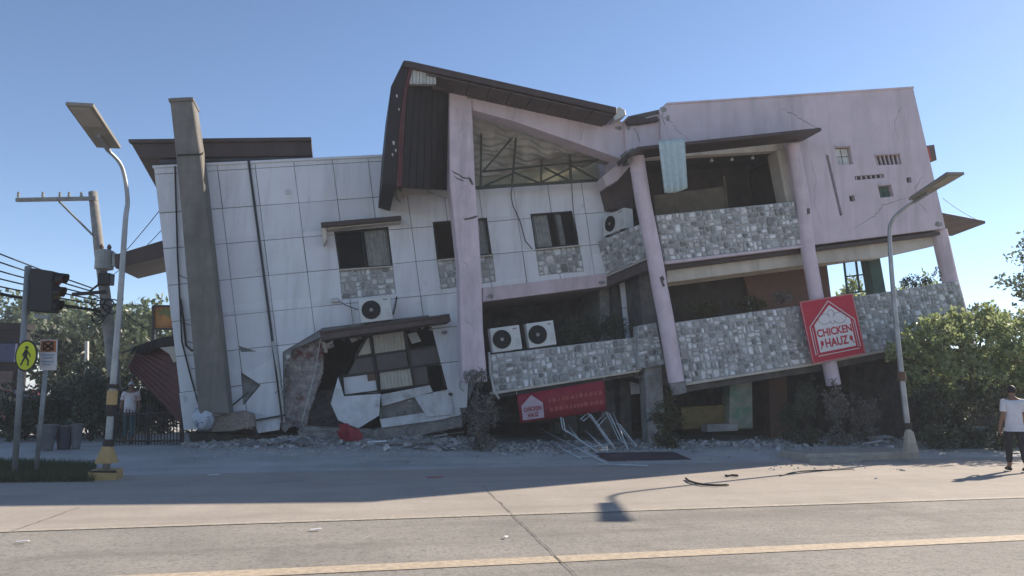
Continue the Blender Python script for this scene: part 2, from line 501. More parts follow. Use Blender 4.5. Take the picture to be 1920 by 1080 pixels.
# ------------------------------------------------------------------ the collapsed building
B = thing('collapsed_building', (0, 22, 0.2), 'long pink and white building, tilted and half collapsed, its ground floor crushed', 'building')
WW = -2.0                                    # the white panelled wall stands 2 m behind the balconies
def part(name, mat, pts, w, w0, w1, parent=B, bevel=0.012):
    return MB().face(pts, w, w0, w1).build(name, mat, parent, bevel=bevel)
def rough(o, cuts=3, amp=0.05, seed=1):
    r = random.Random(seed)
    bm = bmesh.new(); bm.from_mesh(o.data)
    bmesh.ops.triangulate(bm, faces=bm.faces[:])
    for _ in range(cuts):
        long = [e for e in bm.edges if e.calc_length() > 0.09]
        bmesh.ops.subdivide_edges(bm, edges=long, cuts=1)
        bmesh.ops.triangulate(bm, faces=bm.faces[:])
    for v in bm.verts: v.co += Vector((r.uniform(-1, 1), r.uniform(-1, 1), r.uniform(-1, 1))) * amp
    bm.to_mesh(o.data); bm.free()
    for m in list(o.modifiers): o.modifiers.remove(m)
    return o
def lerp(a, b, t): return a + (b - a) * t
def bil(q, s, t):                            # q = TL, TR, BR, BL ; t from bottom to top
    return (q[3].lerp(q[2], s)).lerp(q[0].lerp(q[1], s), t)

# --- openings of the white wall (front outline in photograph bearings, on the plane of the wall)
WIN = {
 'c': [(626, 434), (728, 425), (737, 499), (636, 505)],
 'a': [(811, 416), (913, 408), (923, 477), (819, 487)],
 'b': [(994, 401), (1073, 395), (1086, 459), (1004, 467)],
}
STP = {
 'c': [(636, 507), (737, 500), (743, 551), (641, 562)],
 'a': [(819, 489), (924, 479), (930, 528), (827, 543)],
 'b': [(1004, 469), (1087, 461), (1095, 509), (1011, 517)],
}
W_OUT = [(288, 315), (722, 294), (800, 291), (800, 357), (1131, 336), (1151, 512), (905, 540), (882, 543), (897, 706), (862, 792), (842, 737), (832, 600),
         (600, 633), (548, 655), (531, 700), (534, 800), (346, 802)]
def wallpt(x, y, w=WW): return P(x, y, w)
wall = prism_holes([P(x, y, WW) - N * 0.045 for x, y in W_OUT], [[P(x, y, WW) - N * 0.045 for x, y in WIN[k]] for k in WIN] +
                   [[P(x, y, WW) - N * 0.045 for x, y in [(452, 698), (489, 722), (456, 760)]]], -N * 0.2)
white_wall = wall.build('panelled_wall', surf('joint_backing', (0.30, 0.30, 0.30), (0.2, 0.2, 0.2), 0.95, 3.0), B)
# panels, one by one
xs0 = [288, 343, 408, 479, 552, 625, 692, 757, 826, 892, 958, 1022, 1086, 1150]     # joint positions at y = 315
def vline(x0, y): return x0 + (0.115 + 0.03 * (x0 - 288) / 860.0) * (y - 315)
rows = [(300.5, -0.05), (320, -0.058), (391.5, -0.074), (458, -0.083), (526, -0.095), (594, -0.102), (660, -0.108), (728, -0.112), (802, -0.08)]
def hline(j, x): return rows[j][0] + rows[j][1] * (x - 408) + (8.5 if j == 0 else 0)
def corner(i, j):
    x = xs0[i] + 20
    for _ in range(6):
        y = hline(j, x); x = vline(xs0[i], y)
    return (x, y)
holes_px = [WIN['a'], WIN['b'], WIN['c'], STP['a'], STP['b'], STP['c'],
            [(530, 660), (605, 615), (850, 585), (842, 742), (864, 830), (533, 830)],        # the torn opening at the foot of the wall
            [(452, 698), (489, 722), (456, 760)], [(446, 648), (452, 660), (482, 659)],
            [(905, 540), (1160, 511), (1200, 900), (870, 900), (884, 543)],                  # below the middle slab
            [(802, 200), (802, 357), (1135, 335.5), (1135, 200)], [(897, 540), (893, 680), (860, 830), (1000, 830)]]
holes_uv = [[fuv(P(x, y, WW)) for x, y in h] for h in holes_px]
prng = random.Random(5)
for i in range(len(xs0) - 1):
    for j in range(len(rows) - 1):
        q = [corner(i, j), corner(i + 1, j), corner(i + 1, j + 1), corner(i, j + 1)]
        uv = [fuv(P(x, y, WW)) for x, y in q]
        c = (sum(p[0] for p in uv) / 4, sum(p[1] for p in uv) / 4)
        g = prng.uniform(0.006, 0.012)
        uv = [(p[0] + (g if p[0] < c[0] else -g), p[1] + (g if p[1] < c[1] else -g)) for p in uv]
        pieces = [uv]
        for h in holes_uv:
            nxt = []
            for pc in pieces: nxt += subtract(pc, h)
            pieces = nxt
        if not pieces: continue
        dw = prng.uniform(-0.006, 0.006) + (prng.uniform(0, 0.05) if j >= 6 else 0)
        bad = 1.0 if j >= 6 or (j >= 4 and i in (3, 4, 7)) else 0.35
        tlt = (prng.uniform(-0.03, 0.03) * bad, prng.uniform(-0.03, 0.03) * bad)
        mb = MB()
        for pc in pieces:
            mb.prism([from_uv(u, v, WW + dw + (u - c[0]) * tlt[0] + (v - c[1]) * tlt[1]) for u, v in pc], -N * 0.03)
        mb.build('panel', M_WHITE, white_wall)
# bare coping above the panels and the return of the wall to the left
part('coping', M_WHITE, [(286, 311), (722, 290), (722, 295), (287, 316)], WW, WW + 0.05, WW - 0.3)
part('end_wall', M_WHITE, [(288, 316), (302, 315.5), (360, 801), (346, 802)], WW, WW - 0.25, -8.0)
part('rear_wall', M_CONCD, [(288, 316), (800, 291), (800, 357), (1131, 336), (1151, 512), (1240, 900), (346, 900)], WW, -8.0, -8.2)
part('roof_slab', M_CONC, [(290, 318), (800, 294), (800, 304), (291, 329)], WW, WW - 0.25, -8.0)
part('floor_slab', M_CONCD, [(322, 588), (880, 545), (884, 566), (325, 606)], WW, WW - 0.25, -8.0)

# --- windows of the white wall: frame, glass, curtain folds
def curtain(mb, q, s0, s1, t0, t1, depth, n=26, amp=0.03):
    a = []
    for i in range(n + 1):
        s = lerp(s0, s1, i / n)
        off = -N * (depth + amp * sin(i * 1.9) + amp * 0.4 * sin(i * 0.7))
        a.append((bil(q, s, t0) + off, bil(q, s, t1) + off))
    vs = [p for ab in a for p in ab]
    mb.add(vs, [[2 * i, 2 * i + 2, 2 * i + 3, 2 * i + 1] for i in range(n)])
def window(key, mulls, curt, stone=True):
    q = [P(x, y, WW) for x, y in WIN[key]]
    w = MB()
    def fr(a, b, wd=0.055): w.bar(a - N * 0.08, b - N * 0.08, wd, 0.07, up=N)
    cs = [bil(q, s, t) for s, t in ((0.015, 0.985), (0.985, 0.985), (0.985, 0.015), (0.015, 0.015))]
    for i in range(4): fr(cs[i], cs[(i + 1) % 4])
    for s in mulls: fr(bil(q, s, 0.02), bil(q, s, 0.98), 0.04)
    o = w.build('window', M_DARKM, B)
    MB().prism([p - N * 0.12 for p in q], -N * 0.008).build('pane', M_GLASSC, o)
    c = MB()
    for s0, s1 in curt: curtain(c, q, s0, s1, 0.0, 0.97, 0.2)
    if curt: c.build('curtain', M_CURT, o, smooth=True, recalc=False)
    back = MB().prism([p - N * 1.6 + (p - (q[0] + q[2]) / 2) * 1.7 for p in q], -N * 0.05)
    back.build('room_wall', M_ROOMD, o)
# clear, faintly reflecting glass
M_GLASSC = bpy.data.materials.new('window_glass'); M_GLASSC.use_nodes = True
_nt = M_GLASSC.node_tree
_gl = nod(_nt, 'ShaderNodeBsdfGlossy'); _gl.inputs['Roughness'].default_value = 0.03
_tr = nod(_nt, 'ShaderNodeBsdfTransparent'); _tr.inputs[0].default_value = (0.86, 0.87, 0.87, 1)
_fr = nod(_nt, 'ShaderNodeFresnel'); _fr.inputs[0].default_value = 1.13
_mx = nod(_nt, 'ShaderNodeMixShader')
_nt.links.new(_fr.outputs[0], _mx.inputs[0]); _nt.links.new(_tr.outputs[0], _mx.inputs[1]); _nt.links.new(_gl.outputs[0], _mx.inputs[2])
_nt.links.new(_mx.outputs[0], _nt.nodes['Material Output'].inputs['Surface'])
window('c', [0.5], [(0.55, 0.99)])
window('a', [0.5], [(0.72, 0.99)])
window('b', [0.55], [(0.02, 0.42), (0.62, 0.74)])

# --- stone cladding: irregular stones, each with its own shape
STONES = []
def split_rect(x0, y0, x1, y1, rng, big):
    w, h = x1 - x0, y1 - y0
    lim = big * rng.uniform(0.62, 1.25)
    if max(w, h) < lim: return [(x0, y0, x1, y1)]
    f = rng.uniform(0.36, 0.64)
    if w > h * rng.uniform(0.8, 1.25):
        x = x0 + w * f
        return split_rect(x0, y0, x, y1, rng, big) + split_rect(x, y0, x1, y1, rng, big)
    y = y0 + h * f
    return split_rect(x0, y0, x1, y, rng, big) + split_rect(x0, y, x1, y1, rng, big)
def clad(parent, q, out, seed, big=0.245, mask=None):
    """cover the quadrilateral q (TL,TR,BR,BL, 3-D) with stones standing proud along out"""
    rng = random.Random(seed)
    W = ((q[1] - q[0]).length + (q[2] - q[3]).length) / 2
    H = ((q[0] - q[3]).length + (q[1] - q[2]).length) / 2
    for (x0, y0, x1, y1) in split_rect(0, 0, W, H, rng, big):
        g = 0.006
        jit = min(x1 - x0, y1 - y0) * 0.19
        def j(): return rng.uniform(0, jit)
        base = [(x0 + g + j(), y1 - g - j()), (x1 - g - j(), y1 - g - j()), (x1 - g - j(), y0 + g + j()), (x0 + g + j(), y0 + g + j())]
        if mask and not mask((x0 + x1) / 2 / W, (y0 + y1) / 2 / H): continue
        # five or six corners now and then
        pts = []
        for k in range(4):
            p_, n_, c_ = base[k - 1], base[(k + 1) % 4], base[k]
            f1, f2 = rng.uniform(0.06, 0.3), rng.uniform(0.06, 0.3)
            pts += [(lerp(c_[0], p_[0], f1), lerp(c_[1], p_[1], f1)), (lerp(c_[0], n_[0], f2), lerp(c_[1], n_[1], f2))]
            if rng.random() < 0.12:
                a, b = base[k], base[(k + 1) % 4]
                f = rng.uniform(0.35, 0.65)
                cx, cy = (x0 + x1) / 2, (y0 + y1) / 2
                mx, my = lerp(a[0], b[0], f), lerp(a[1], b[1], f)
                pts.append((mx + (mx - cx) * 0.05, my + (my - cy) * 0.05))
        d = rng.uniform(0.018, 0.05)
        cx = sum(p[0] for p in pts) / len(pts); cy = sum(p[1] for p in pts) / len(pts)
        ch = rng.uniform(0.80, 0.9)
        tx, ty = rng.uniform(-0.01, 0.01), rng.uniform(-0.01, 0.01)
        lo = [bil(q, p[0] / W, p[1] / H) for p in pts]
        hi = []
        for p in pts:
            xx, yy = cx + (p[0] - cx) * ch, cy + (p[1] - cy) * ch
            hi.append(bil(q, xx / W, yy / H) + out * (d + tx * (p[0] > cx) + ty * (p[1] > cy)))
        n = len(pts)
        fs = [list(range(n, 2 * n))] + [[i, (i + 1) % n, (i + 1) % n + n, i + n] for i in range(n)]
        STONES.append((abs((x1 - x0) * (y1 - y0)), parent, lo + hi, fs))
def stone_wall(name, px, w, thick, seed, big=0.245, top=True, split=None):
    q = [P(x, y, w) for x, y in px]
    o = MB().prism(q, -N * thick).build(name, M_MORTAR, B)
    clad(o, [p + N * 0.001 for p in q], N, seed, big)
    return o, q
for k, sd in (('a', 3), ('b', 4), ('c', 5)):
    q = [P(x, y, WW) for x, y in STP[k]]
    o = MB().prism([p - N * 0.03 for p in q], -N * 0.012).build('window_apron', M_MORTAR, B)
    clad(o, [p - N * 0.028 for p in q], N, sd, 0.26)
    MB().bar(q[0] + N * 0.03, q[1] + N * 0.03, 0.1, 0.035).build('window_sill', M_CREAM, B)

# --- hood over the left window, canopy over the torn opening
h = MB()
h.face([(601, 417), (752, 404), (753, 412), (603, 426)], -1.45, -1.45, WW + 0.01)
h.build('window_hood', M_BROWN, B, bevel=0.01)
part('hood_bracket', M_CREAM, [(602, 428), (612, 427), (613, 450), (607, 459)], -1.6, -1.55, WW + 0.01)
part('hood_soffit', M_CREAM, [(612, 428), (752, 414), (752, 417), (614, 431)], -1.7, -1.6, WW + 0.01)
part('canopy', M_SOFFIT, [(599, 624), (843, 591), (846, 602), (604, 638)], -1.1, -1.1, WW + 0.01)
part('canopy_edge', M_BROWN, [(598, 621), (843, 588), (843.5, 593), (600, 626)], -1.05, -1.05, -1.3)

# --- pylon in front of the white wall
py = MB()
f0 = [(318, 183), (360, 181), (372, 262), (386, 420), (424, 640), (434, 776), (374, 776), (357, 600), (332, 330)]
py.face([(318, 183), (360, 181), (378, 300), (430, 776), (372, 776), (334, 330)], -1.05, -1.05, -1.85)
pyl = py.build('pylon', M_PYLON, B, bevel=0.03)
part('pylon_cap', M_PYLON, [(315, 184), (362, 182), (362.5, 188), (316, 190)], -1.0, -1.0, -1.9)
MB().tube([P(332, 291, -1.02), P(379, 289, -1.02)], 0.018, 6).build('strap', M_BLACK, pyl)
MB().tube([P(379, 289, -1.02), P(381, 284, -1.85)], 0.018, 6).build('strap', M_BLACK, pyl)
# --- flat brown roof at the back, jutting out to the left
def roof_wedge(name, pts, w, depth, drop, mat=M_BROWN):
    a = [P(x, y, w) for x, y in pts]
    return MB().prism(a, -N * depth + UP * drop).build(name, mat, B, bevel=0.01)
roof_wedge('flat_roof', [(243, 264), (584, 260), (586, 292), (262, 296)], -2.4, 3.6, -0.55)
part('roof_fascia', M_BROWN, [(241, 262), (584, 258), (584.5, 265), (243, 269)], -2.36, -2.3, -2.45)
part('roof_gutter', M_PIPE, [(300, 300), (586, 294), (586, 301), (300, 308)], -2.35, -2.3, -2.7)
roof_wedge('lower_eave', [(214, 478), (350, 437), (356, 470), (216, 503)], -3.4, 2.4, 0.05)

# --- downpipe and cables on the white wall
dp = MB().tube([P(466, 300, WW + 0.07), P(498, 540, WW + 0.07), P(511, 640, WW + 0.07), P(530, 790, WW + 0.09)], 0.033, 8)
dpo = dp.build('downpipe', M_PIPE, B, smooth=True)
MB().tube([P(511, 640, WW + 0.14), P(522, 700, WW + 0.12), P(533, 792, WW + 0.12)], 0.03, 8).build('lower_downpipe', M_PVC, B, smooth=True)
def cable(pts, w, r=0.012, name='cable', mat=M_CABLE, parent=B):
    return MB().tube([P(x, y, w) if not isinstance(x, Vector) else x for x, y in pts], r, 6).build(name, mat, parent, smooth=True)
cable([(328, 312), (333, 480), (337, 560), (341, 640), (356, 700), (376, 772)], WW + 0.05, 0.022)
cable([(338, 560), (344, 600), (349, 648), (360, 658), (372, 650)], WW + 0.08, 0.03)
cable([(334, 515), (360, 527)], WW + 0.06, 0.008)
cable([(338, 604), (370, 613)], WW + 0.06, 0.008)
cable([(352, 640), (373, 648)], WW + 0.06, 0.012)
cable([(358, 690), (376, 694)], WW + 0.06, 0.008)
cable([(636, 565), (650, 573), (672, 581)], WW + 0.05, 0.01)
cable([(737, 590), (741, 575), (744, 556)], WW + 0.05, 0.02)
cable([(962, 338), (958, 366), (961, 384), (975, 415), (985, 452), (998, 467)], WW + 0.12, 0.014)
cable([(1071, 300), (1072, 350), (1075, 396), (1084, 452)], WW + 0.12, 0.012)
bk = MB()
bk.box(P(628, 563, WW + 0.08), E * 0.09, N * 0.08, UP * 0.06)
bk.build('junction_box', M_PVC, B, bevel=0.01)
MB().disc(P(539, 360, WW + 0.01), E, UP, 0.07, N * 0.03, 12).build('vent_cover', M_ACW, B)

# --- torn opening: broken masonry, dark room, crooked window, torn panels
rough(part('broken_wall', M_BRICKY, [(526, 800), (531, 690), (552, 650), (606, 632), (604, 700), (588, 745), (572, 800)], WW - 0.3, WW - 0.3, WW - 0.75), 4, 0.035, 2)
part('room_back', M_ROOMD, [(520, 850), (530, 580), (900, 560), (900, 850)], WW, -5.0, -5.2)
rough(part('inner_partition', M_CONCD, [(596, 735), (640, 728), (650, 830), (560, 830)], WW - 0.6, WW - 0.7, WW - 1.2), 4, 0.03, 4)
rough(part('base_ledge', M_CONC, [(560, 800), (700, 806), (866, 780), (868, 800), (760, 822), (560, 826)], WW + 0.1, WW + 0.1, WW - 0.6), 4, 0.022, 3)
MB().tube([P(601, 636, WW + 0.1), P(590, 700, WW + 0.12), P(566, 792, WW + 0.25)], 0.012, 6).build('hanging_cable', M_PVC, B)
MB().tube([P(606, 640, WW + 0.05), P(612, 660, WW - 0.1)], 0.05, 6).build('broken_bracket', M_CREAM, B)
WD = WW - 0.12
def dpt(x, y, o=0.0): return P(x, y, WD + o)
dw = MB()
for a, b, t in [((692, 618), (711, 742), 0.07), ((757, 610), (777, 724), 0.06), ((664, 671), (822, 648), 0.055), ((640, 706), (826, 681), 0.06),
                ((642, 742), (806, 720), 0.05), ((640, 704), (645, 744), 0.06), ((822, 604), (834, 722), 0.1), ((690, 627), (664, 672), 0.05)]:
    dw.bar(dpt(*a), dpt(*b), t, 0.06, up=N)
dwo = dw.build('crooked_window', M_DARKM, B)
def pane(name, mat, pts, o=-0.02, folds=0):
    q = [dpt(x, y, o) for x, y in pts]
    if folds:
        mb = MB(); curtain(mb, q, 0, 1, 0, 1, 0.02, folds, 0.012)
        return mb.build(name, mat, dwo, recalc=False)
    return MB().prism(q, -N * 0.015).build(name, mat, dwo)
pane('pane', M_BLIND, [(699, 629), (757, 621), (761, 655), (703, 663)], folds=30)
pane('pane', M_BLIND, [(689, 634), (694, 633), (699, 662), (671, 667)])
pane('pane', M_SPAN, [(668, 673), (700, 668), (705, 697), (652, 703)])
pane('pane', M_SPAN, [(704, 667), (761, 659), (766, 688), (709, 696)])
pane('pane', M_SPAN, [(764, 658), (820, 650), (824, 680), (770, 687)])
pane('pane', M_WHITE, [(644, 708), (706, 700), (709, 736), (647, 741)])
pane('pane', M_BLIND, [(712, 699), (770, 691), (775, 722), (714, 731)], folds=30)
pane('pane', M_SPAN, [(774, 690), (800, 687), (804, 718), (779, 722)])
pane('pane', M_ROOMB, [(688, 702), (706, 700), (708, 712), (690, 715)], o=0.012)
def shard(mat, pts, w, tilt=0.0, name='torn_panel', th=0.035, n2=None):
    q = [P(x, y, w) for x, y in pts]
    c = sum(q, Vector()) / len(q)
    q = [p + N * ((p.z - c.z) * -tilt) for p in q]
    return MB().prism(q, -N * th).build(name, mat, B, bevel=0.006)
shard(M_WHITED, [(634, 706), (645, 743), (714, 738), (711, 779), (672, 803), (652, 796), (634, 788), (620, 757)], WW + 0.16, 0.12)
shard(M_WHITED, [(777, 744), (800, 739), (812, 737), (846, 745), (850, 776), (800, 782)], WW + 0.1, 0.25)
shard(M_WHITED, [(811, 736), (842, 730), (850, 742), (812, 752)], WW + 0.05, 0.1)
shard(M_WHITED, [(714, 740), (806, 722), (812, 735), (716, 762)], WW - 0.06, 0.1)
shard(M_CONC, [(712, 764), (778, 744), (800, 782), (740, 796), (712, 790)], WW - 0.2, 0.0)
shard(M_WHITED, [(712, 786), (862, 764), (866, 778), (820, 788), (716, 802)], WW + 0.14, 0.2)
shard(M_ACW, [(764, 626), (781, 622), (790, 640), (772, 645)], WW - 0.3, 0.4)
# lower left corner of the wall: bent flap and gaping foot
shard(M_CONC, [(453, 700), (488, 722), (456, 758)], WW - 0.1, 0.0, name='exposed_core')
shard(M_WHITED, [(470, 772), (526, 784), (524, 806), (484, 812)], WW + 0.1, 0.3)
MB().bar(P(470, 790, WW + 0.14), P(536, 778, WW + 0.14), 0.05, 0.05).build('bent_rail', M_PIPE, B)
MB().bar(P(470, 790, WW + 0.14), P(486, 818, WW + 0.16), 0.05, 0.05).build('bent_rail', M_PIPE, B)
MB().bar(P(436, 760, WW + 0.14), P(466, 735, WW + 0.12), 0.04, 0.04).build('bent_rail', M_PIPE, B)

# --- tall column, gable beam and roof over the middle
def column(name, pts, w, r, mat=M_PINKC, n=20):
    return MB().tube([P(x, y, w) for x, y in pts], r, n).build(name, mat, B, smooth=False)
tall = MB()
L = [(842, 166), (843, 345), (850, 400), (861, 500), (864, 620), (868, 716)]
R_ = [(884, 172), (891, 343), (896, 400), (902, 500), (906, 620), (914, 716)]
vs = []
for (a, b) in zip(L, R_):
    p, q2 = P(a[0], a[1], -0.15), P(b[0], b[1], -0.15)
    vs += [p, q2, q2 - N * 0.62, p - N * 0.62]
fs = [[0, 1, 2, 3]] + [[4 * i + k, 4 * i + (k + 1) % 4, 4 * i + 4 + (k + 1) % 4, 4 * i + 4 + k] for i in range(len(L) - 1) for k in range(4)] + [[4 * (len(L) - 1) + k for k in (3, 2, 1, 0)]]
tall.add(vs, fs)
tallo = tall.build('tall_column', M_PINKC, B, bevel=0.025)
# spalled cracks: dark wedges let into the column face
def crack(pts, w, parent, name='crack', th=0.012):
    return MB().face(pts, w, w + 0.004, w - th).build(name, M_CONCD, parent)
crack([(868, 410), (880, 408), (893, 404), (896, 406), (888, 410), (872, 413)], -0.15, tallo)
crack([(846, 318), (853, 323), (860, 326), (868, 332), (876, 333), (883, 337), (876, 335.5), (867, 334.5), (859, 328), (852, 325.5)], -0.15, tallo)
crack([(850, 328), (858, 334), (866, 337), (872, 341), (865, 339), (857, 336)], -0.15, tallo)
crack([(878, 330), (884, 336), (888, 346), (885, 347), (880, 340)], -0.15, tallo)
part('gable_beam', M_PINK, [(883, 172), (1020, 199), (1173, 229), (1175, 302), (1075, 266), (960, 226), (886, 206)], -0.2, -0.2, -0.75)
part('beam_stub', M_PINK, [(1171, 226), (1237, 212), (1240, 270), (1196, 277), (1174, 300)], -0.1, -0.1, -0.6)
part('beam_break', M_CONCD, [(1176, 219), (1236, 206), (1238, 213), (1177, 227)], -0.1, -0.05, -0.7)
RW = 0.75
rt = [P(x, y, RW) for x, y in [(757, 113), (768, 114), (1156, 201), (1157, 213), (768, 126), (757, 124)]]
MB().prism(rt, -N * 6.4).build('gable_roof', M_BROWN, B, bevel=0.01)
# soffit boards under the overhang, one by one
sq0 = [P(800, 135, RW) - UP * 0.01, P(1150, 213, RW) - UP * 0.01]
nb = 9
for i in range(nb):
    a = sq0[0].lerp(sq0[1], i / nb + 0.002); b = sq0[0].lerp(sq0[1], (i + 1) / nb - 0.002)
    MB().prism([a - N * 0.05, b - N * 0.05, b - N * 0.98, a - N * 0.98], UP * -0.03).build('soffit_board', M_SOFFIT, B)
part('roof_end', M_GALV, [(1150, 208), (1162, 200), (1172, 206), (1174, 216), (1152, 226)], 0.2, 0.2, -0.8)
part('roof_scrap', M_BROWN, [(1174, 225), (1186, 218), (1207, 217), (1212, 222), (1232, 217), (1236, 226), (1200, 232), (1178, 233)], 0.05, 0.05, -0.6)
# ceiling sheet torn loose under the roof, sagging towards the back
cs = MB()
n, m = 40, 36; vs = []; fs = []
tq = [P(884, 192, -0.95), P(1172, 290, -0.95), P(1128, 306, -2.45), P(884, 330, -2.45)]
for i in range(n + 1):
    for k in range(m + 1):
        s_, t_ = i / n, k / m
        p = bil(tq, s_, 1 - t_)
        p += UP * (0.035 * sin(k * 1.7 + 0.6 * sin(i * 0.5)) + 0.07 * sin(i * 0.33 + k * 0.21) + 0.05 * sin(i * 0.8 - k * 0.3))
        vs.append(p)
for i in range(n):
    for k in range(m): fs.append([i * (m + 1) + k, (i + 1) * (m + 1) + k, (i + 1) * (m + 1) + k + 1, i * (m + 1) + k + 1])
cs.add(vs, fs).build('ceiling_sheet', M_GALV, B, smooth=True, recalc=False)
# steel truss
def tr(a, b, w=-1.5, t=0.06): MB().bar(P(a[0], a[1], w), P(b[0], b[1], w), t, t).build('truss_member', M_TRUSS, B)
for a, b in [((892, 352), (1122, 338)), ((903, 215), (901, 350)), ((968, 250), (960, 346)), ((1016, 300), (1014, 344)), ((1068, 290), (1070, 341)),
             ((905, 322), (1122, 300)), ((905, 350), (960, 326)), ((960, 322), (1014, 344)), ((1014, 342), (1068, 316)), ((1020, 314), (1070, 340)), ((1072, 310), (1120, 338)), ((968, 250), (905, 322))]:
    tr(a, b, t=0.075 if a == (892, 352) else 0.05)
part('attic_wall', M_ATTIC, [(885, 300), (1120, 284), (1126, 345), (886, 358)], -2.6, -2.6, -2.62)
part('attic_brace', M_PINK, [(1122, 338), (1140, 322), (1172, 302), (1178, 312), (1150, 345), (1128, 357)], -1.3, -0.9, -1.5)
part('attic_side_wall', M_SOFFIT, [(1128, 345), (1180, 302), (1190, 392), (1140, 392)], -1.7, -1.7, -3.0)
# roof slope folded down on the left
hp = [P(768, 127, 0.55), P(842, 158, -0.2), P(846, 357, -0.9), P(752, 351, 0.3)]
def hang(s, t): return bil(hp, s, t)
dirb = (hp[1] - hp[0]).cross(hp[3] - hp[0]).normalized()
if dirb.y < 0: dirb = -dirb
for i in range(7):
    s0, s1 = i / 7 + 0.004, (i + 1) / 7 - 0.004
    MB().prism([hang(s0, 1), hang(s1, 1), hang(s1, 0), hang(s0, 0)], dirb * (0.04 + 0.01 * (i % 2))).build('roof_sheet', M_DARKROOF, B, bevel=0.005)
part('folded_roof_edge', M_DARKROOF, [(757, 113), (769, 118), (757, 165), (749, 230), (746, 300), (742, 351), (717, 343), (724, 250), (733, 162)], 0.65, 0.65, -2.2)
part('folded_roof_trim', M_MAROON, [(769, 120), (775, 124), (764, 170), (757, 240), (754, 351), (744, 350), (748, 240), (757, 168)], 0.66, 0.68, 0.6)
for (x, y, s) in [(738, 268, 4), (742, 282, 3), (736, 290, 3), (744, 180, 3), (748, 205, 2.5)]:
    MB().face([(x - s * .5, y - s), (x + s * .5, y - s * .7), (x + s * .4, y + s), (x - s * .4, y + s * .6)], 0.66, 0.664, 0.655).build('daylight_patch', M_GALV, B)  # pale patches painted for daylight showing through the folded roof
rb = MB()
for i in range(8):
    x = 768 + i * 6.3
    MB().face([(x, 127 + i * 1.3), (x + 5.6, 128.2 + i * 1.3), (x + 5.4, 158), (x - 0.2, 157)], 0.62, 0.62 + 0.012 * (i % 2), 0.5).build('ribbed_sheet', M_GALV, B)
part('ridge_board', M_SOFFIT, [(760, 157), (845, 160), (845, 168), (760, 166)], 0.05, 0.08, -0.5)
for k, pts in enumerate([[(752, 352), (800, 355), (806, 366), (770, 364), (757, 372)], [(742, 352), (756, 360), (752, 380), (745, 372)], [(800, 355), (842, 357), (846, 372), (826, 368)]]):
    part('torn_lining', M_BLIND if k else M_CREAM, pts, WW + 0.25, WW + 0.25, WW + 0.15)
part('wall_head', M_CREAM, [(752, 350), (848, 350), (850, 362), (752, 366)], WW + 0.02, WW + 0.04, WW - 0.3)

# --- middle slab, recess, lower stone balcony
part('middle_slab', M_PINKC, [(905, 540), (1140, 512), (1152, 535), (906, 566)], WW, WW + 0.03, -7.5)
part('recess_back_wall', M_CONCD, [(840, 520), (1420, 470), (1480, 800), (850, 800)], WW, -5.2, -5.4)  # dark concrete stands in for the deep shade of the recess
part('recess_pier', M_CONCD, [(1148, 536), (1180, 530), (1192, 612), (1150, 618)], -2.4, -2.4, -3.0)
part('recess_screen', M_CONCD, [(1188, 500), (1216, 496), (1236, 690), (1205, 694)], -1.2, -0.9, -5.3)  # dark partition added to cover a sunlit strip in the recess
mid, mq = stone_wall('balcony_wall', [(918, 665), (1196, 632), (1204, 694), (926, 736)], -0.55, 0.2, 21, 0.245)
part('balcony_lip', M_CREAM, [(924, 735), (1200, 693), (1201, 697), (925, 740)], -0.5, -0.5, -1.0)
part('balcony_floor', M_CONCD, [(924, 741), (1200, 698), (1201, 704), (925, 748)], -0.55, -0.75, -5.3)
part('balcony_floor', M_CONCD, [(1195, 700), (1292, 722), (1292, 734), (1195, 708)], -0.5, -0.7, -6.7)  # extra slab added to block sun through the gap between the floors
stub, sq_ = stone_wall('balcony_pier', [(1196, 611), (1230, 605), (1246, 683), (1197, 692)], -0.35, 0.35, 22, 0.24)
MB().tube([P(917, 660, -0.45), P(919, 700, -0.45), P(926, 732, -0.4), P(936, 748, -0.35)], 0.03, 8).build('drain_pipe', M_PVC, B, smooth=True)

# --- right block: pink wall with cut-out windows, canopy, upper balcony
R_OUT = [(1236, 206), (1251, 195), (1712, 165), (1773, 428), (1508, 461), (1478, 260), (1240, 272), (1237, 212)]
CUT = [[(1565, 276), (1594, 275), (1600, 308), (1572, 309)], [(1639, 292), (1687, 289), (1691, 308), (1645, 310)], [(1602, 330), (1657, 326), (1659, 333), (1604, 338)],
       [(1646, 349), (1671, 347), (1676, 368), (1651, 371)], [(1592, 367), (1602, 366), (1604, 377), (1594, 378)], [(1699, 333), (1708, 332), (1710, 342), (1701, 343)],
       [(1548, 291), (1553, 290), (1580, 403), (1575, 405)]]
prism_holes([P(x, y, 0) for x, y in R_OUT], [[P(x, y, 0) for x, y in c] for c in CUT], -N * 0.28).build('pink_wall', M_PINK, B)
part('parapet_coping', M_PINK, [(1249, 193), (1712, 162.5), (1713, 166), (1250, 196.5)], 0.0, 0.04, -0.32)
wm = [M_BLIND, M_CREAM, M_CREAM, M_GREENP, M_BLACK, M_BLACK, M_BLACK]
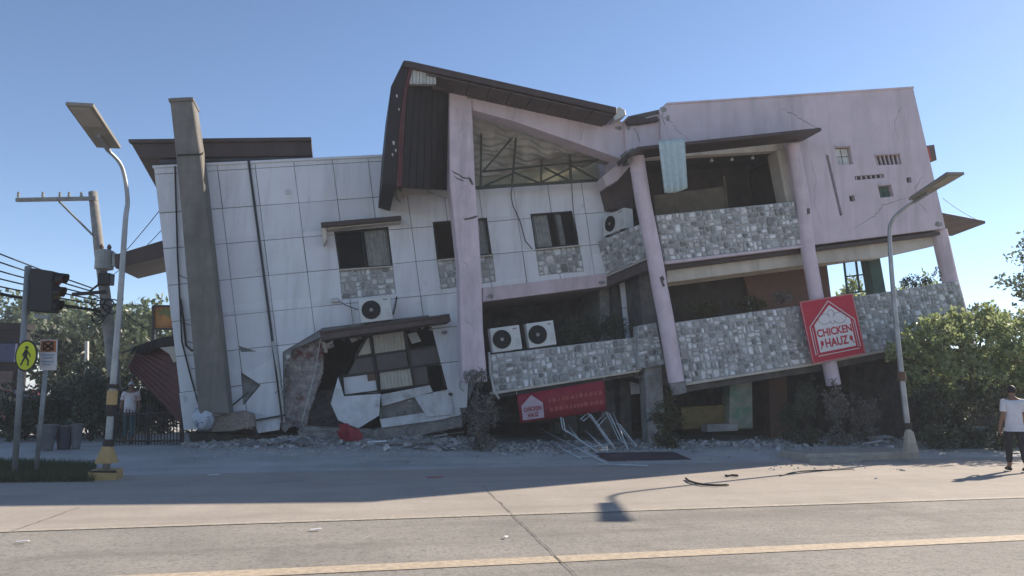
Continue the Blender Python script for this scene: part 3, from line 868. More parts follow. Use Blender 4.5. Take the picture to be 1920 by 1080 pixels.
for c, m in zip(CUT, wm):
    q = [P(x, y, 0) for x, y in c]
    o = MB().prism([p - N * 0.16 for p in q], -N * 0.03).build('window_niche', M_SOFFIT if m is not M_BLACK else M_BLACK, B)
    if c is CUT[0] or c is CUT[3]:
        for i in range(2):
            for k in range(2):
                MB().prism([bil(q, s, t) - N * 0.12 for s, t in ((0.06 + i * 0.47, 0.48 + k * 0.47), (0.47 + i * 0.47, 0.48 + k * 0.47), (0.47 + i * 0.47, 0.05 + k * 0.47), (0.06 + i * 0.47, 0.05 + k * 0.47))], -N * 0.02).build('pane', M_GALV if c is CUT[0] else M_GREENP, o)
    if c is CUT[1] or c is CUT[2]:
        for i in range(6):
            s = (i + 0.5) / 6
            MB().bar(bil(q, s, 0.03) - N * 0.06, bil(q, s, 0.97) - N * 0.06, 0.03, 0.05, up=N).build('fin', M_PINK, o)
for c in (CUT[0], CUT[1], CUT[3]):
    a, b = P(*c[0], 0), P(*c[1], 0)
    MB().bar(a + N * 0.02 + UP * 0.02, b + N * 0.02 + UP * 0.02, 0.08, 0.03).build('window_ledge', M_PINK, B)
part('block_end_wall', M_PINK, [(1700, 166), (1711, 165.5), (1772, 428), (1762, 430)], 0, -0.28, -3.2)
part('block_rear_wall', M_PINK, [(1176, 240), (1251, 196), (1711, 166), (1772, 428), (1230, 498)], 0, -3.2, -3.4)
part('block_roof', M_CONC, [(1251, 205), (1708, 175), (1710, 184), (1252, 215)], 0, -0.28, -3.2)
# canopy over the balcony
part('balcony_canopy', M_BROWN, [(1178, 286), (1196, 275), (1540, 239), (1541, 245), (1200, 281), (1182, 294)], 0.95, 0.95, 0.02)
part('lintel', M_CREAM, [(1204, 280), (1480, 258), (1484, 281), (1207, 297)], -0.3, -0.3, -0.6)
part('canopy_break', M_CONC, [(1172, 284), (1186, 277), (1192, 292), (1186, 304), (1176, 305)], 0.3, 0.35, -0.1)
part('jamb', M_CREAM, [(1455, 283), (1482, 280), (1500, 379), (1474, 380)], -0.3, -0.25, -0.8)
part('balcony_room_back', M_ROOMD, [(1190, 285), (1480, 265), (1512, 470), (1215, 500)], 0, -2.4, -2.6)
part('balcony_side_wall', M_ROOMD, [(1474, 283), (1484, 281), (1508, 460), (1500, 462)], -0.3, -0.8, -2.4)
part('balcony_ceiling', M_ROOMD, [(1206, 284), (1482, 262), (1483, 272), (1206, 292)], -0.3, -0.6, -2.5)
part('board_panel', M_BOARD, [(1226, 366), (1360, 349), (1365, 400), (1230, 412)], -0.9, -0.9, -0.96)
part('board_post', M_BOARD, [(1355, 330), (1358, 330), (1365, 395), (1361, 396)], -0.9, -0.85, -0.95)
for i, (x, y) in enumerate([(1334, 300), (1372, 298), (1411, 295), (1448, 292)]):
    c = P(x, y, -0.75)
    MB().tube([c + UP * 0.05, c + UP * 0.015, c - UP * 0.02, c - UP * 0.05, c - UP * 0.06], [0.02, 0.03, 0.055, 0.045, 0.01], 10).build('ceiling_lamp', M_ACW, B, smooth=True)
ub, uq = stone_wall('balcony_wall', [(1229, 404), (1489, 378), (1505, 460), (1246, 491)], 0.0, 0.2, 31, 0.245)
part('balcony_lip', M_PINK, [(1244, 490), (1506, 459), (1507, 464), (1246, 496)], 0.02, 0.05, -0.4)
part('balcony_slab', M_BROWN, [(1247, 497), (1508, 465), (1774, 431), (1776, 438), (1510, 472), (1249, 505)], 0.0, -0.12, -3.2)
part('edge_beam', M_CREAM, [(1250, 507), (1527, 472), (1753, 439), (1753, 461), (1650, 484), (1527, 494), (1251, 530)], -0.35, -0.35, -0.75)
part('second_beam', M_CREAM, [(1252, 520), (1527, 486), (1640, 470), (1640, 484), (1527, 500), (1253, 536)], -1.6, -1.6, -1.9)
# return of the upper balcony, running back to the white wall
r0, r1 = P(1205, 418, 0.0), P(1121, 453, WW + 0.02)
r2, r3 = P(1137, 516, WW + 0.02), P(1216, 482, 0.0)
rout = (r0 - r1).cross(r2 - r1).normalized()
if rout.x > 0: rout = -rout
ro = MB().prism([r1, r0, r3, r2], -rout * 0.15).build('balcony_return', M_MORTAR, B)
clad(ro, [r1 + rout * 0.001, r0 + rout * 0.001, r3 + rout * 0.001, r2 + rout * 0.001], rout, 33, 0.245)
MB().prism([r2, r3, r3 - UP * 0.06 + rout * 0.05, r2 - UP * 0.06 + rout * 0.05], -rout * 0.3).build('balcony_lip', M_CREAM, B)
MB().prism([r2 - UP * 0.08, r3 - UP * 0.08, r3 - UP * 0.35, r2 - UP * 0.35], -rout * 0.4).build('return_beam', M_SOFFIT, B)
# columns
c1 = column('round_column', [(1192, 288), (1206, 380), (1225, 470), (1237, 540), (1247, 590), (1268, 716)], 0.22, 0.215)
column('column_foot', [(1268, 714), (1274, 738)], 0.22, 0.20, M_CONC)
crack([(1237, 520), (1243, 517), (1246, 524), (1243, 528), (1247, 536), (1243, 538), (1239, 526)], 0.445, c1)
c2 = column('round_column', [(1486, 272), (1506, 385), (1515, 470), (1529, 549), (1563, 722)], 0.06, 0.2)
crack([(1513, 391), (1518, 390), (1519, 400), (1514, 402)], 0.266, c2)
column('round_column', [(1760, 432), (1781, 525), (1803, 606), (1820, 680)], -0.3, 0.23)
# lower balcony right
lb, lq = stone_wall('balcony_wall', [(1264, 605), (1520, 570), (1545, 677), (1284, 718)], 0.0, 0.22, 41, 0.245)
lb2, lq2 = stone_wall('balcony_wall', [(1520, 570), (1796, 526), (1822, 624), (1545, 677)], -0.003, 0.22, 42, 0.245)
part('balcony_lip', M_CREAM, [(1284, 718), (1545, 677), (1822, 624), (1823, 628), (1546, 682), (1285, 723)], 0.02, 0.05, -0.3)
part('balcony_floor', M_CONCD, [(1285, 724), (1546, 683), (1823, 629), (1825, 640), (1548, 695), (1287, 736)], 0, -0.2, -6.7)  # carried far back to keep sun out of the ground floor
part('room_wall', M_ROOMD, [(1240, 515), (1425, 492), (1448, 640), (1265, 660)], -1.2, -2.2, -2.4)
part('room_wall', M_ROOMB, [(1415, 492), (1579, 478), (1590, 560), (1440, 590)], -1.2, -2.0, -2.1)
part('window_post', M_GREENP, [(1628, 484), (1650, 482), (1662, 548), (1640, 552)], -1.2, -1.2, -1.6)
wf = MB()
wq = [P(x, y, -1.8) for x, y in [(1581, 487), (1627, 482), (1636, 545), (1588, 551)]]
for s in (0.02, 0.5, 0.98): wf.bar(bil(wq, s, 0), bil(wq, s, 1), 0.05, 0.05, up=N)
for t in (0.02, 0.5, 0.98): wf.bar(bil(wq, 0, t), bil(wq, 1, t), 0.045, 0.04, up=N)
wfo = wf.build('window', M_GREENP, B)
for i in range(2):
    for k in range(2):
        MB().prism([bil(wq, s, t) - N * 0.01 for s, t in ((0.05 + i * .48, .46 + k * .48), (.46 + i * .48, .46 + k * .48), (.46 + i * .48, .05 + k * .48), (.05 + i * .48, .05 + k * .48))], -N * 0.01).build('pane', M_GLASSC, wfo)
# eave that sticks out behind the right end
ev = [P(1742, 399, -0.4), P(1848, 419, -1.2), P(1784, 443, -2.6), P(1720, 432, -2.4)]
MB().prism(ev, UP * 0.09).build('side_eave', M_SOFFIT, B, bevel=0.008)
# crushed ground floor
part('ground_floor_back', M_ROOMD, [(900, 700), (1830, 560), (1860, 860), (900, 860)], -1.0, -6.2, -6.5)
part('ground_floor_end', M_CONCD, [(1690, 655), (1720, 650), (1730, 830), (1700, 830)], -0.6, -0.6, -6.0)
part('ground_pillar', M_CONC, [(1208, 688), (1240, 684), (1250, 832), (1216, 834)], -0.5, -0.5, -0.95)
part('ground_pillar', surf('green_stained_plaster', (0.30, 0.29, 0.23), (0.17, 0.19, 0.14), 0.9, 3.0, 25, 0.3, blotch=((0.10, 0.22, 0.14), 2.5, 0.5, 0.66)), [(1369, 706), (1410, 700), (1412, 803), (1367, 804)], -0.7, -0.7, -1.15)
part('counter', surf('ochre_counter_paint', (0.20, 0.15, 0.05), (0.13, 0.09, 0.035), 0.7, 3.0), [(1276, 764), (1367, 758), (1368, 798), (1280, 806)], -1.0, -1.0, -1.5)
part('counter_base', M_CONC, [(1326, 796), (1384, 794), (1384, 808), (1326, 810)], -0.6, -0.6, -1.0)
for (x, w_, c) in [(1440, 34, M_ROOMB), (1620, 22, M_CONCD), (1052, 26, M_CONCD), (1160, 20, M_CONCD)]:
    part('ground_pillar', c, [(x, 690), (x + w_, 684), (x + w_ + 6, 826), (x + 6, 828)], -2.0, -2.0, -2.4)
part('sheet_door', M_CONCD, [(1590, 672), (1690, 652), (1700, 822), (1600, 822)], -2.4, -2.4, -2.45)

# unseen blocks added behind the building to stop sunlight leaking through
def rear(u0, u1, w0, w1, z1):
    MB().prism([from_uv(u0, 0.0, w0), from_uv(u0, z1, w0), from_uv(u1, z1, w0), from_uv(u1, 0.0, w0)], N * (w1 - w0)).build('leak_block', M_CONC, B)
rear(-9.0, 3.2, -8.3, -9.4, 6.2)
rear(3.2, 12.2, -6.6, -9.4, 3.0)
rear(2.6, 3.2, -5.4, -8.3, 5.6)
rear(3.3, 4.0, -2.7, -6.6, 5.4)
# cracks and lost plaster on the pink walls and beams
def crackline(pts, w, parent=B, wd=1.4, seed=1):
    r = random.Random(seed)
    up_, dn = [], []
    fine = []
    for i in range(len(pts) - 1):
        for k in range(6):
            fine.append((lerp(pts[i][0], pts[i + 1][0], k / 6) + r.uniform(-1.6, 1.6), lerp(pts[i][1], pts[i + 1][1], k / 6) + r.uniform(-1.6, 1.6)))
    fine.append(pts[-1])
    n_ = len(fine)
    for i, (x, y) in enumerate(fine):
        h_ = wd * (0.25 + 0.75 * sin(pi * min(1, (i + 0.3) / n_))) * r.uniform(0.5, 1.2) / 2
        up_.append((x, y - h_)); dn.append((x + 0.3, y + h_))
    mb = MB()
    for i in range(n_ - 1):
        mb.face([up_[i], up_[i + 1], dn[i + 1], dn[i]], w, w + 0.003, w - 0.01)
    return mb.build('crack', M_CONCD, parent)
crackline([(1464, 203), (1490, 216), (1508, 228), (1536, 240)], 0.0, seed=3)
crackline([(1236, 214), (1262, 232), (1270, 246), (1292, 262)], 0.0, seed=4)
crackline([(1520, 300), (1530, 340), (1526, 380), (1540, 420)], 0.0, wd=1.0, seed=5)
crackline([(1690, 200), (1676, 232), (1684, 262)], 0.0, wd=1.0, seed=6)
crackline([(1600, 430), (1640, 405), (1655, 385), (1700, 372)], 0.0, wd=1.1, seed=7)
crackline([(1730, 330), (1716, 352), (1724, 380), (1740, 400)], 0.0, wd=1.1, seed=8)
crackline([(1080, 214), (1094, 240), (1088, 262)], -0.2, wd=1.3, seed=9)
crackline([(960, 190), (966, 206), (962, 224)], -0.2, wd=1.1, seed=10)
crackline([(852, 200), (866, 226), (860, 262), (874, 290)], -0.15, wd=1.0, seed=11)
crackline([(862, 480), (878, 500), (890, 540)], -0.15, wd=1.1, seed=12)
crackline([(872, 600), (886, 612), (900, 650)], -0.15, wd=1.1, seed=13)
def spall(cx, cy, rx, ry, w, seed):
    r = random.Random(seed)
    pts = [(cx + rx * cos(a) * r.uniform(0.6, 1.1), cy + ry * sin(a) * r.uniform(0.6, 1.1)) for a in [2 * pi * i / 11 for i in range(11)]]
    MB().face(pts, w, w + 0.003, w - 0.02).build('lost_plaster', M_CONC, B)
for k, (x, y, rx, ry, w) in enumerate([(1244, 205, 7, 6, 0.0), (1252, 222, 4, 7, 0.0), (1178, 236, 5, 10, -0.1), (1760, 420, 8, 5, 0.0), (888, 700, 14, 9, -0.15), (872, 704, 5, 12, -0.15), (1516, 455, 7, 4, 0.0), (1160, 240, 7, 5, -0.2), (880, 182, 5, 6, -0.15), (1128, 530, 9, 4, -1.97), (920, 556, 8, 5, -1.97)]):
    spall(x, y, rx, ry, w, 400 + k)
# ragged scraps of panel and board around the torn opening
sr = random.Random(55)
edge = [(534, 800), (531, 730), (533, 695), (546, 660), (575, 644), (604, 634), (640, 628), (700, 618), (760, 610), (826, 600), (834, 640), (838, 690), (842, 735), (800, 742), (740, 760), (716, 790), (640, 800), (590, 806)]
for k in range(44):
    i = sr.randrange(len(edge) - 1); f = sr.random()
    cx = lerp(edge[i][0], edge[i + 1][0], f) + sr.uniform(-8, 8); cy = lerp(edge[i][1], edge[i + 1][1], f) + sr.uniform(-6, 8)
    if 600 < cx < 832 and cy < 640: cy += 10
    sz = sr.uniform(4, 13); a0 = sr.uniform(0, 6.28); nv = sr.choice((3, 4, 4, 5))
    pts = [(cx + sz * cos(a0 + 2 * pi * q_ / nv) * sr.uniform(0.5, 1.2), cy + 0.8 * sz * sin(a0 + 2 * pi * q_ / nv) * sr.uniform(0.5, 1.2)) for q_ in range(nv)]
    shard(sr.choice((M_WHITED, M_CONC, M_CONC, M_BLIND, M_SPAN)), pts, WW + sr.uniform(-0.35, 0.12), sr.uniform(-0.7, 0.7), name='torn_scrap', th=0.02)
# bent reinforcing bars and loose wires
for k in range(12):
    x, y = sr.choice(((540, 720), (600, 640), (836, 720), (1180, 240), (1240, 212), (1262, 735), (1290, 735), (760, 770), (560, 790), (870, 712)))
    x += sr.uniform(-10, 10)
    w_ = {540: WW, 600: WW}.get(0, WW if x < 900 else 0.1)
    p = P(x, y, w_); q1 = p + E * sr.uniform(-.15, .15) + N * sr.uniform(0, .2) - UP * sr.uniform(0.05, .25); q2 = q1 + E * sr.uniform(-.2, .2) - UP * sr.uniform(0.05, .3)
    MB().tube([p, q1, q2], 0.008, 5).build('bent_bar', M_PIPE, B)
# stones: the 300 largest as pieces, the rest joined
STONES.sort(key=lambda s: -s[0])
for a, par, vs, fs in STONES[:300]:
    MB().add(vs, fs).build('stone', M_STONE, par, recalc=True)
rest = MB()
for a, par, vs, fs in STONES[300:]: rest.add(vs, fs)
if rest.v:
    tag(rest.build('small_stones', M_STONE, B), kind='stuff')
# ------------------------------------------------------------------ air conditioners
def frame_of(px, w):
    q = [p if isinstance(p, Vector) else P(p[0], p[1], w) for p in px]
    ex = ((q[1] - q[0]) + (q[2] - q[3])) / 2
    ey = ((q[0] - q[3]) + (q[1] - q[2])) / 2
    c = sum(q, Vector()) / 4
    W, H = ex.length, ey.length
    ex.normalize(); ey = (ey - ex * ey.dot(ex)).normalized()
    return c, ex, ey, ex.cross(ey), W, H
def air_conditioner(px, w, label, feet=True, depth=0.32):
    c, ex, ey, ez, W, H = frame_of(px, w)
    t = thing('air_conditioner', c - ey * H / 2 - ez * depth / 2, label, 'air conditioner', 'outdoor air conditioner units')
    MB().box(c - ez * depth / 2, ex * W / 2, ey * H / 2, ez * depth / 2).build('casing', M_ACW, t, bevel=0.015)
    fc = c - ex * W * 0.14 + ez * 0.004
    r = H * 0.385
    MB().disc(fc, ex, ey, r, ez * 0.012, 28).build('fan_opening', M_BLACK, t)
    g = MB()
    for k in (0.98, 0.8, 0.62, 0.44, 0.28):
        pts = [fc + ez * 0.022 + (ex * cos(a) + ey * sin(a)) * r * k for a in [2 * pi * i / 24 for i in range(25)]]
        g.tube(pts, 0.0045, 4, caps=False)
    for i in range(10):
        a = 2 * pi * i / 10
        g.tube([fc + ez * 0.024 + (ex * cos(a) + ey * sin(a)) * r * 0.2, fc + ez * 0.024 + (ex * cos(a) + ey * sin(a)) * r], 0.004, 4)
    g.build('fan_grille', M_DARKM, t)
    MB().disc(fc + ez * 0.02, ex, ey, r * 0.2, ez * 0.012, 14).build('fan_hub', M_SIGNG, t)
    MB().box(c + ex * W * 0.33 + ey * H * 0.37 + ez * 0.003, ex * W * 0.07, ey * H * 0.03, ez * 0.003).build('badge', M_SIGNG, t)
    for i in range(5):
        MB().box(c + ex * W * 0.37 - ey * H * (0.05 + 0.07 * i) + ez * 0.002, ex * W * 0.08, ey * 0.004, ez * 0.004).build('louvre', M_SIGNG, t)
    if feet:
        for s in (-0.33, 0.33):
            MB().box(c + ex * W * s - ey * (H / 2 + 0.02) - ez * depth / 2, ex * 0.04, ey * 0.02, ez * depth * 0.55).build('foot', M_DARKM, t)
    return t
air_conditioner([(671, 561), (732, 554), (737, 599), (677, 606)], -1.3, 'white outdoor air conditioner on the canopy below the curtained left window')
air_conditioner([(918, 616), (974, 609), (979, 654), (924, 662)], -0.62, 'left of two white air conditioners standing on the middle stone balcony')
air_conditioner([(987, 607), (1038, 600), (1043, 646), (992, 653)], -0.62, 'right of two white air conditioners standing on the middle stone balcony')
a0 = r1.lerp(r0, 0.12) + UP * 0.05; a1 = r1.lerp(r0, 0.62) + UP * 0.05
air_conditioner([a0 + UP * 0.62, a1 + UP * 0.62, a1 + UP * 0.02, a0 + UP * 0.02], 0, 'white air conditioner seen edge-on above the stone return of the upper balcony')
wac = thing('window_air_conditioner', P(1748, 304, -0.9), 'small boxy unit sticking out of the right edge of the pink wall', 'air conditioner')
MB().face([(1737, 273), (1752, 271), (1757, 300), (1743, 303)], -0.9, -0.9, -1.5).build('casing', M_SOFFIT, wac, bevel=0.01)
MB().face([(1737, 277), (1741, 276), (1747, 300), (1743, 301)], -0.88, -0.88, -0.905).build('stripe', M_FADED, wac)

# ------------------------------------------------------------------ lettering
def text_faces(body, bold=0.0):
    cu = bpy.data.curves.new('lettering', 'FONT')
    cu.body = body; cu.size = 1.0; cu.offset = bold
    cu.resolution_u = 3
    o = bpy.data.objects.new('lettering', cu)
    COL.objects.link(o)
    bpy.context.view_layer.update()
    me = o.evaluated_get(bpy.context.evaluated_depsgraph_get()).to_mesh()
    vs = [(v.co.x, v.co.y) for v in me.vertices]
    fs = [list(p.vertices) for p in me.polygons]
    bpy.data.objects.remove(o); bpy.data.curves.remove(cu)
    x0, x1 = min(v[0] for v in vs), max(v[0] for v in vs)
    y0, y1 = min(v[1] for v in vs), max(v[1] for v in vs)
    return [((v[0] - x0) / (x1 - x0), (v[1] - y0) / (y1 - y0)) for v in vs], fs
def put_text(q, out, body, s0, s1, t0, t1, mat, parent, lift=0.012, name='lettering', bold=0.0):
    vs, fs = text_faces(body, bold)
    pts = [bil(q, lerp(s0, s1, a), lerp(t0, t1, b)) + out * lift for a, b in vs]
    return MB().add(pts, fs).build(name, mat, parent, recalc=False)
def put_poly(q, out, st, mat, parent, lift, name, th=0.004):
    return MB().prism([bil(q, s, t) + out * lift for s, t in st], -out * th).build(name, mat, parent)
def stroke(q, out, st, wd, mat, parent, lift, name, close=False):
    mb = MB()
    pts = [bil(q, s, t) + out * lift for s, t in st]
    if close: pts.append(pts[0])
    for a, b in zip(pts[:-1], pts[1:]): mb.bar(a, b, wd, 0.004, up=out)
    return mb.build(name, mat, parent)
def drumstick(q, out, s, t, k, mat, parent, lift, flip=1):
    pts = [(s + flip * 0.035 * k * cos(a), t + 0.05 * k * sin(a)) for a in [2 * pi * i / 10 for i in range(10)]]
    put_poly(q, out, pts, mat, parent, lift, 'emblem')
    stroke(q, out, [(s - flip * 0.005, t - 0.03 * k), (s - flip * 0.045 * k, t - 0.10 * k)], 0.03, mat, parent, lift, 'emblem')
def bird(q, out, s, t, k, mat, parent, lift):
    def arc(cx, cy, rx, ry, a0, a1, n=10): return [(s + k * (cx + rx * cos(radians(lerp(a0, a1, i / n)))), t + k * (cy + ry * sin(radians(lerp(a0, a1, i / n))))) for i in range(n + 1)]
    for st in (arc(-0.16, 0.02, 0.14, 0.10, 20, 330), arc(0.17, 0.0, 0.15, 0.11, -160, 160), arc(0.0, 0.10, 0.07, 0.08, -30, 210), arc(0.0, -0.03, 0.05, 0.06, 180, 360)):
        stroke(q, out, st, 0.016, mat, parent, lift, 'emblem')
# square red sign on the lower balcony
S = [P(x, y, 0.37) for x, y in [(1500, 567), (1597, 551), (1622, 662), (1525, 682)]]
sg = thing('restaurant_sign', (S[2] + S[3]) / 2, 'square red restaurant sign with white house emblem hung on the stone balcony', 'sign')
MB().prism(S, -N * 0.07).build('board', M_RED, sg, bevel=0.006)
for i in range(4):
    MB().bar(S[i] + N * 0.004, S[(i + 1) % 4] + N * 0.004, 0.03, 0.03, up=N).build('trim', surf('pale_red_trim', (0.62, 0.22, 0.24), None, 0.5, bump=0), sg)
put_poly(S, N, [(0.17, 0.15), (0.17, 0.60), (0.52, 0.88), (0.86, 0.60), (0.86, 0.15)], M_SIGNW, sg, 0.008, 'house_emblem')
stroke(S, N, [(0.08, 0.12), (0.08, 0.58), (0.52, 0.95), (0.94, 0.58), (0.94, 0.12)], 0.022, M_SIGNW, sg, 0.008, 'emblem_outline')
stroke(S, N, [(0.12, 0.10), (0.92, 0.10)], 0.02, M_SIGNW, sg, 0.008, 'emblem_outline')
stroke(S, N, [(0.12, 0.13), (0.12, 0.56)], 0.012, M_SIGNW, sg, 0.008, 'emblem_outline')
stroke(S, N, [(0.90, 0.13), (0.90, 0.56)], 0.012, M_SIGNW, sg, 0.008, 'emblem_outline')
put_text(S, N, 'CHICKEN', 0.18, 0.85, 0.39, 0.52, M_RED, sg, 0.014, bold=0.03)
put_text(S, N, 'HAUZ', 0.30, 0.74, 0.205, 0.35, M_RED, sg, 0.014, bold=0.03)
drumstick(S, N, 0.24, 0.29, 0.9, M_RED, sg, 0.012)
drumstick(S, N, 0.80, 0.29, 0.9, M_RED, sg, 0.012, -1)
bird(S, N, 0.52, 0.65, 0.85, M_SIGNG, sg, 0.012)
# long red banner under the middle balcony
Q = [P(x, y, -0.3) for x, y in [(969, 741), (1133, 713), (1138, 770), (975, 793)]]
bn = thing('banner', (Q[2] + Q[3]) / 2, 'long red banner with pale house emblem hanging under the middle stone balcony', 'banner')
bm_ = MB(); vs = []; fs = []
nn = 24
for i in range(nn + 1):
    s = i / nn
    off = N * (0.025 * sin(s * 17) + 0.015 * sin(s * 41))
    for t in (1, 0.66, 0.33, 0): vs.append(bil(Q, s, t) + off * (1.3 - t * 0.6))
for i in range(nn):
    for k in range(3): fs.append([i * 4 + k, i * 4 + k + 1, (i + 1) * 4 + k + 1, (i + 1) * 4 + k])
bm_.add(vs, fs)
bno = bm_.build('cloth', M_REDB, bn, smooth=True)
sm = bno.modifiers.new('thickness', 'SOLIDIFY'); sm.thickness = 0.006
put_poly(Q, N, [(0.03, 0.08), (0.03, 0.60), (0.15, 0.92), (0.27, 0.60), (0.27, 0.08)], surf('faded_white_print', (0.52, 0.40, 0.44), (0.45, 0.33, 0.37), 0.6, 6, bump=0), bn, 0.07, 'house_emblem')
put_text(Q, N, 'CHICKEN', 0.05, 0.25, 0.36, 0.52, M_REDB, bn, 0.078, bold=0.03)
put_text(Q, N, 'HAUZ', 0.09, 0.21, 0.15, 0.31, M_REDB, bn, 0.078, bold=0.03)
brng = random.Random(3)
for t in (0.62, 0.30):      # two rows of faded lettering that can no longer be read
    s = 0.34
    while s < 0.93:
        wd = brng.uniform(0.02, 0.05)
        put_poly(Q, N, [(s, t - 0.06), (s, t + 0.10 * brng.uniform(0.6, 1)), (s + wd, t + 0.08 * brng.uniform(0.6, 1)), (s + wd, t - 0.05)], M_FADED, bn, 0.065, 'faded_lettering')
        s += wd + brng.uniform(0.008, 0.02)
for i in (0, 1):
    MB().tube([Q[i] + UP * 0.02, Q[i] + UP * 0.25 - N * 0.1], 0.008, 5).build('tie', M_PVC, bn)

# ------------------------------------------------------------------ cloth hanging in the upper balcony
cl = MB(); vs = []; fs = []
n1, n2 = 26, 10
q = [P(x, y, 0.99) for x, y in [(1234, 264), (1284, 259), (1290, 352), (1246, 362)]]
for i in range(n1 + 1):
    for k in range(n2 + 1):
        s, t = i / n1, k / n2
        p = bil(q, s, 1 - t) + N * (0.05 * sin(i * 0.95) * (0.4 + 0.6 * t)) + UP * (-0.05 * sin(pi * s) * (t > 0.95))
        vs.append(p)
for i in range(n1):
    for k in range(n2): fs.append([i * (n2 + 1) + k, i * (n2 + 1) + k + 1, (i + 1) * (n2 + 1) + k + 1, (i + 1) * (n2 + 1) + k])
o = tag(cl.add(vs, fs).build('hanging_cloth', M_CLOTH, smooth=True), 'pale teal cloth hanging from the canopy over the upper balcony', 'cloth')
o.modifiers.new('thickness', 'SOLIDIFY').thickness = 0.008

# ------------------------------------------------------------------ street lamps with solar panels
M_POLE = surf('galvanised_pole', (0.38, 0.39, 0.39), (0.28, 0.285, 0.285), 0.5, 3.0, 40, 0.05, metal=0.5)
M_POLEY = surf('faded_yellow_pole_paint', (0.52, 0.34, 0.14), (0.40, 0.26, 0.11), 0.7, 6.0, 40, 0.1, blotch=((0.2, 0.17, 0.12), 6, 0.55, 0.75))
M_POLEB = surf('faded_black_pole_paint', (0.03, 0.027, 0.024), None, 0.7, 6.0)
M_SOLAR = surf('lamp_underside', (0.27, 0.25, 0.215), (0.22, 0.205, 0.175), 0.6, 3.0, bump=0.03)
M_SOLART = surf('solar_cells', (0.02, 0.03, 0.06), None, 0.15, bump=0)
M_CONCP = surf('pale_kerb_concrete', (0.40, 0.36, 0.30), (0.30, 0.27, 0.23), 0.95, 4.0, 25, 0.4)
def street_lamp(label, pole, pY, panel, yn, yf, base_kind):
    """pole: bearings with distances; panel: far-left, far-right, near-right, near-left bearings"""
    pts = [PY(x, y, d) for x, y, d in pole]
    foot = pts[-1]
    t = thing('street_lamp', foot, label, 'street lamp', 'solar street lamps')
    # smooth the swan neck
    sm = []
    for i in range(len(pts) - 1):
        p0 = pts[max(i - 1, 0)]; p1 = pts[i]; p2 = pts[i + 1]; p3 = pts[min(i + 2, len(pts) - 1)]
        for k in range(6):
            u = k / 6
            sm.append(0.5 * ((2 * p1) + (p2 - p0) * u + (2 * p0 - 5 * p1 + 4 * p2 - p3) * u * u + (3 * p1 - p0 - 3 * p2 + p3) * u ** 3))
    sm.append(pts[-1])
    n = len(sm)
    MB().tube(sm, [lerp(0.032, 0.07, min(1, (i / n) ** 1.2)) for i in range(n)], 12).build('pole', M_POLE, t, smooth=True)
    a, b = PY(*panel[0], yf), PY(*panel[1], yf)
    c, d = PY(*panel[2], yn), PY(*panel[3], yn)
    up = (b - a).cross(c - b).normalized()
    if up.z < 0: up = -up
    MB().prism([a, b, c, d], up * 0.06).build('lamp_panel', M_SOLAR, t, bevel=0.006)
    m = (a + b + c + d) / 4
    MB().prism([m + (p - m) * 0.94 + up * 0.063 for p in (a, b, c, d)], up * 0.008).build('solar_panel', M_SOLART, t)
    lq_ = [lerp_v(a, d, 0.55).lerp(lerp_v(b, c, 0.55), 0.12), lerp_v(a, d, 0.55).lerp(lerp_v(b, c, 0.55), 0.88), lerp_v(a, d, 0.95).lerp(lerp_v(b, c, 0.95), 0.88), lerp_v(a, d, 0.95).lerp(lerp_v(b, c, 0.95), 0.12)]
    MB().prism([p - up * 0.002 for p in lq_], -up * 0.02).build('light_strip', surf('lamp_lens', (0.36, 0.335, 0.29), None, 0.4, bump=0), t)
    MB().bar(lerp_v(a, b, 0.5) + (lerp_v(c, d, .5) - lerp_v(a, b, .5)) * -0.05 - up * 0.03, lerp_v(a, b, 0.5) + (lerp_v(c, d, .5) - lerp_v(a, b, .5)) * 0.35 - up * 0.03, 0.07, 0.05).build('bracket', M_POLE, t)
    return t, foot, sm
def lerp_v(a, b, t): return a + (b - a) * t
def along(p0, p1, h0, h1, rad, mat, t, name='band', n=12):
    MB().tube([lerp_v(p0, p1, h0), lerp_v(p0, p1, h1)], rad, n).build(name, mat, t, smooth=False)
t, foot, sm = street_lamp('tall solar street lamp on a yellow and black footing, left of the pylon', [(199, 279, 14.1), (228, 312, 14.45), (239, 372, 14.6), (235, 415, 14.6), (226, 550, 14.6), (214, 700, 14.6), (199, 880, 14.6)],
     14.6, [(181, 277), (226, 279), (174, 199), (122, 196)], 12.7, 14.05, 0)
hi = PY(214, 700, 14.6)
for h0, h1, m in [(0.67, 0.82, M_POLEY), (0.55, 0.67, M_POLEB), (0.19, 0.31, M_POLEB)]:
    along(foot, hi, h0, h1, 0.094, m, t)
MB().tube([lerp_v(foot, hi, 0.84), lerp_v(foot, hi, 0.885)], 0.10, 12).build('band', M_POLEB, t)
MB().tube([foot + UP * 0.12, foot + UP * 0.42], [0.21, 0.10], 8).build('plinth', M_POLEY, t)
MB().box(Vector((foot.x, foot.y, 0.07)), RD * 0.24, RM * 0.24, UP * 0.115).build('footing', M_POLEY, t, bevel=0.02)
MB().prism([Vector((foot.x, foot.y, 0.10)) - RM * 0.243 + RD * x + UP * z for x, z in ((-0.24, 0.085), (0.24, 0.085), (0.24, 0.04), (-0.2, 0.055))], -RM * 0.004).build('footing_stripe', M_POLEB, t)
t, foot, sm = street_lamp('tall grey solar street lamp on a concrete island in front of the right wing', [(1722, 373, 17.75), (1696, 390, 18.0), (1674, 412, 18.2), (1668, 445, 18.3), (1676, 560, 18.3), (1690, 700, 18.3), (1707, 846, 18.3)],
     18.3, [(1704, 376), (1726, 374), (1809, 327), (1777, 327)], 16.3, 17.7, 1)
hi = PY(1690, 700, 18.3)
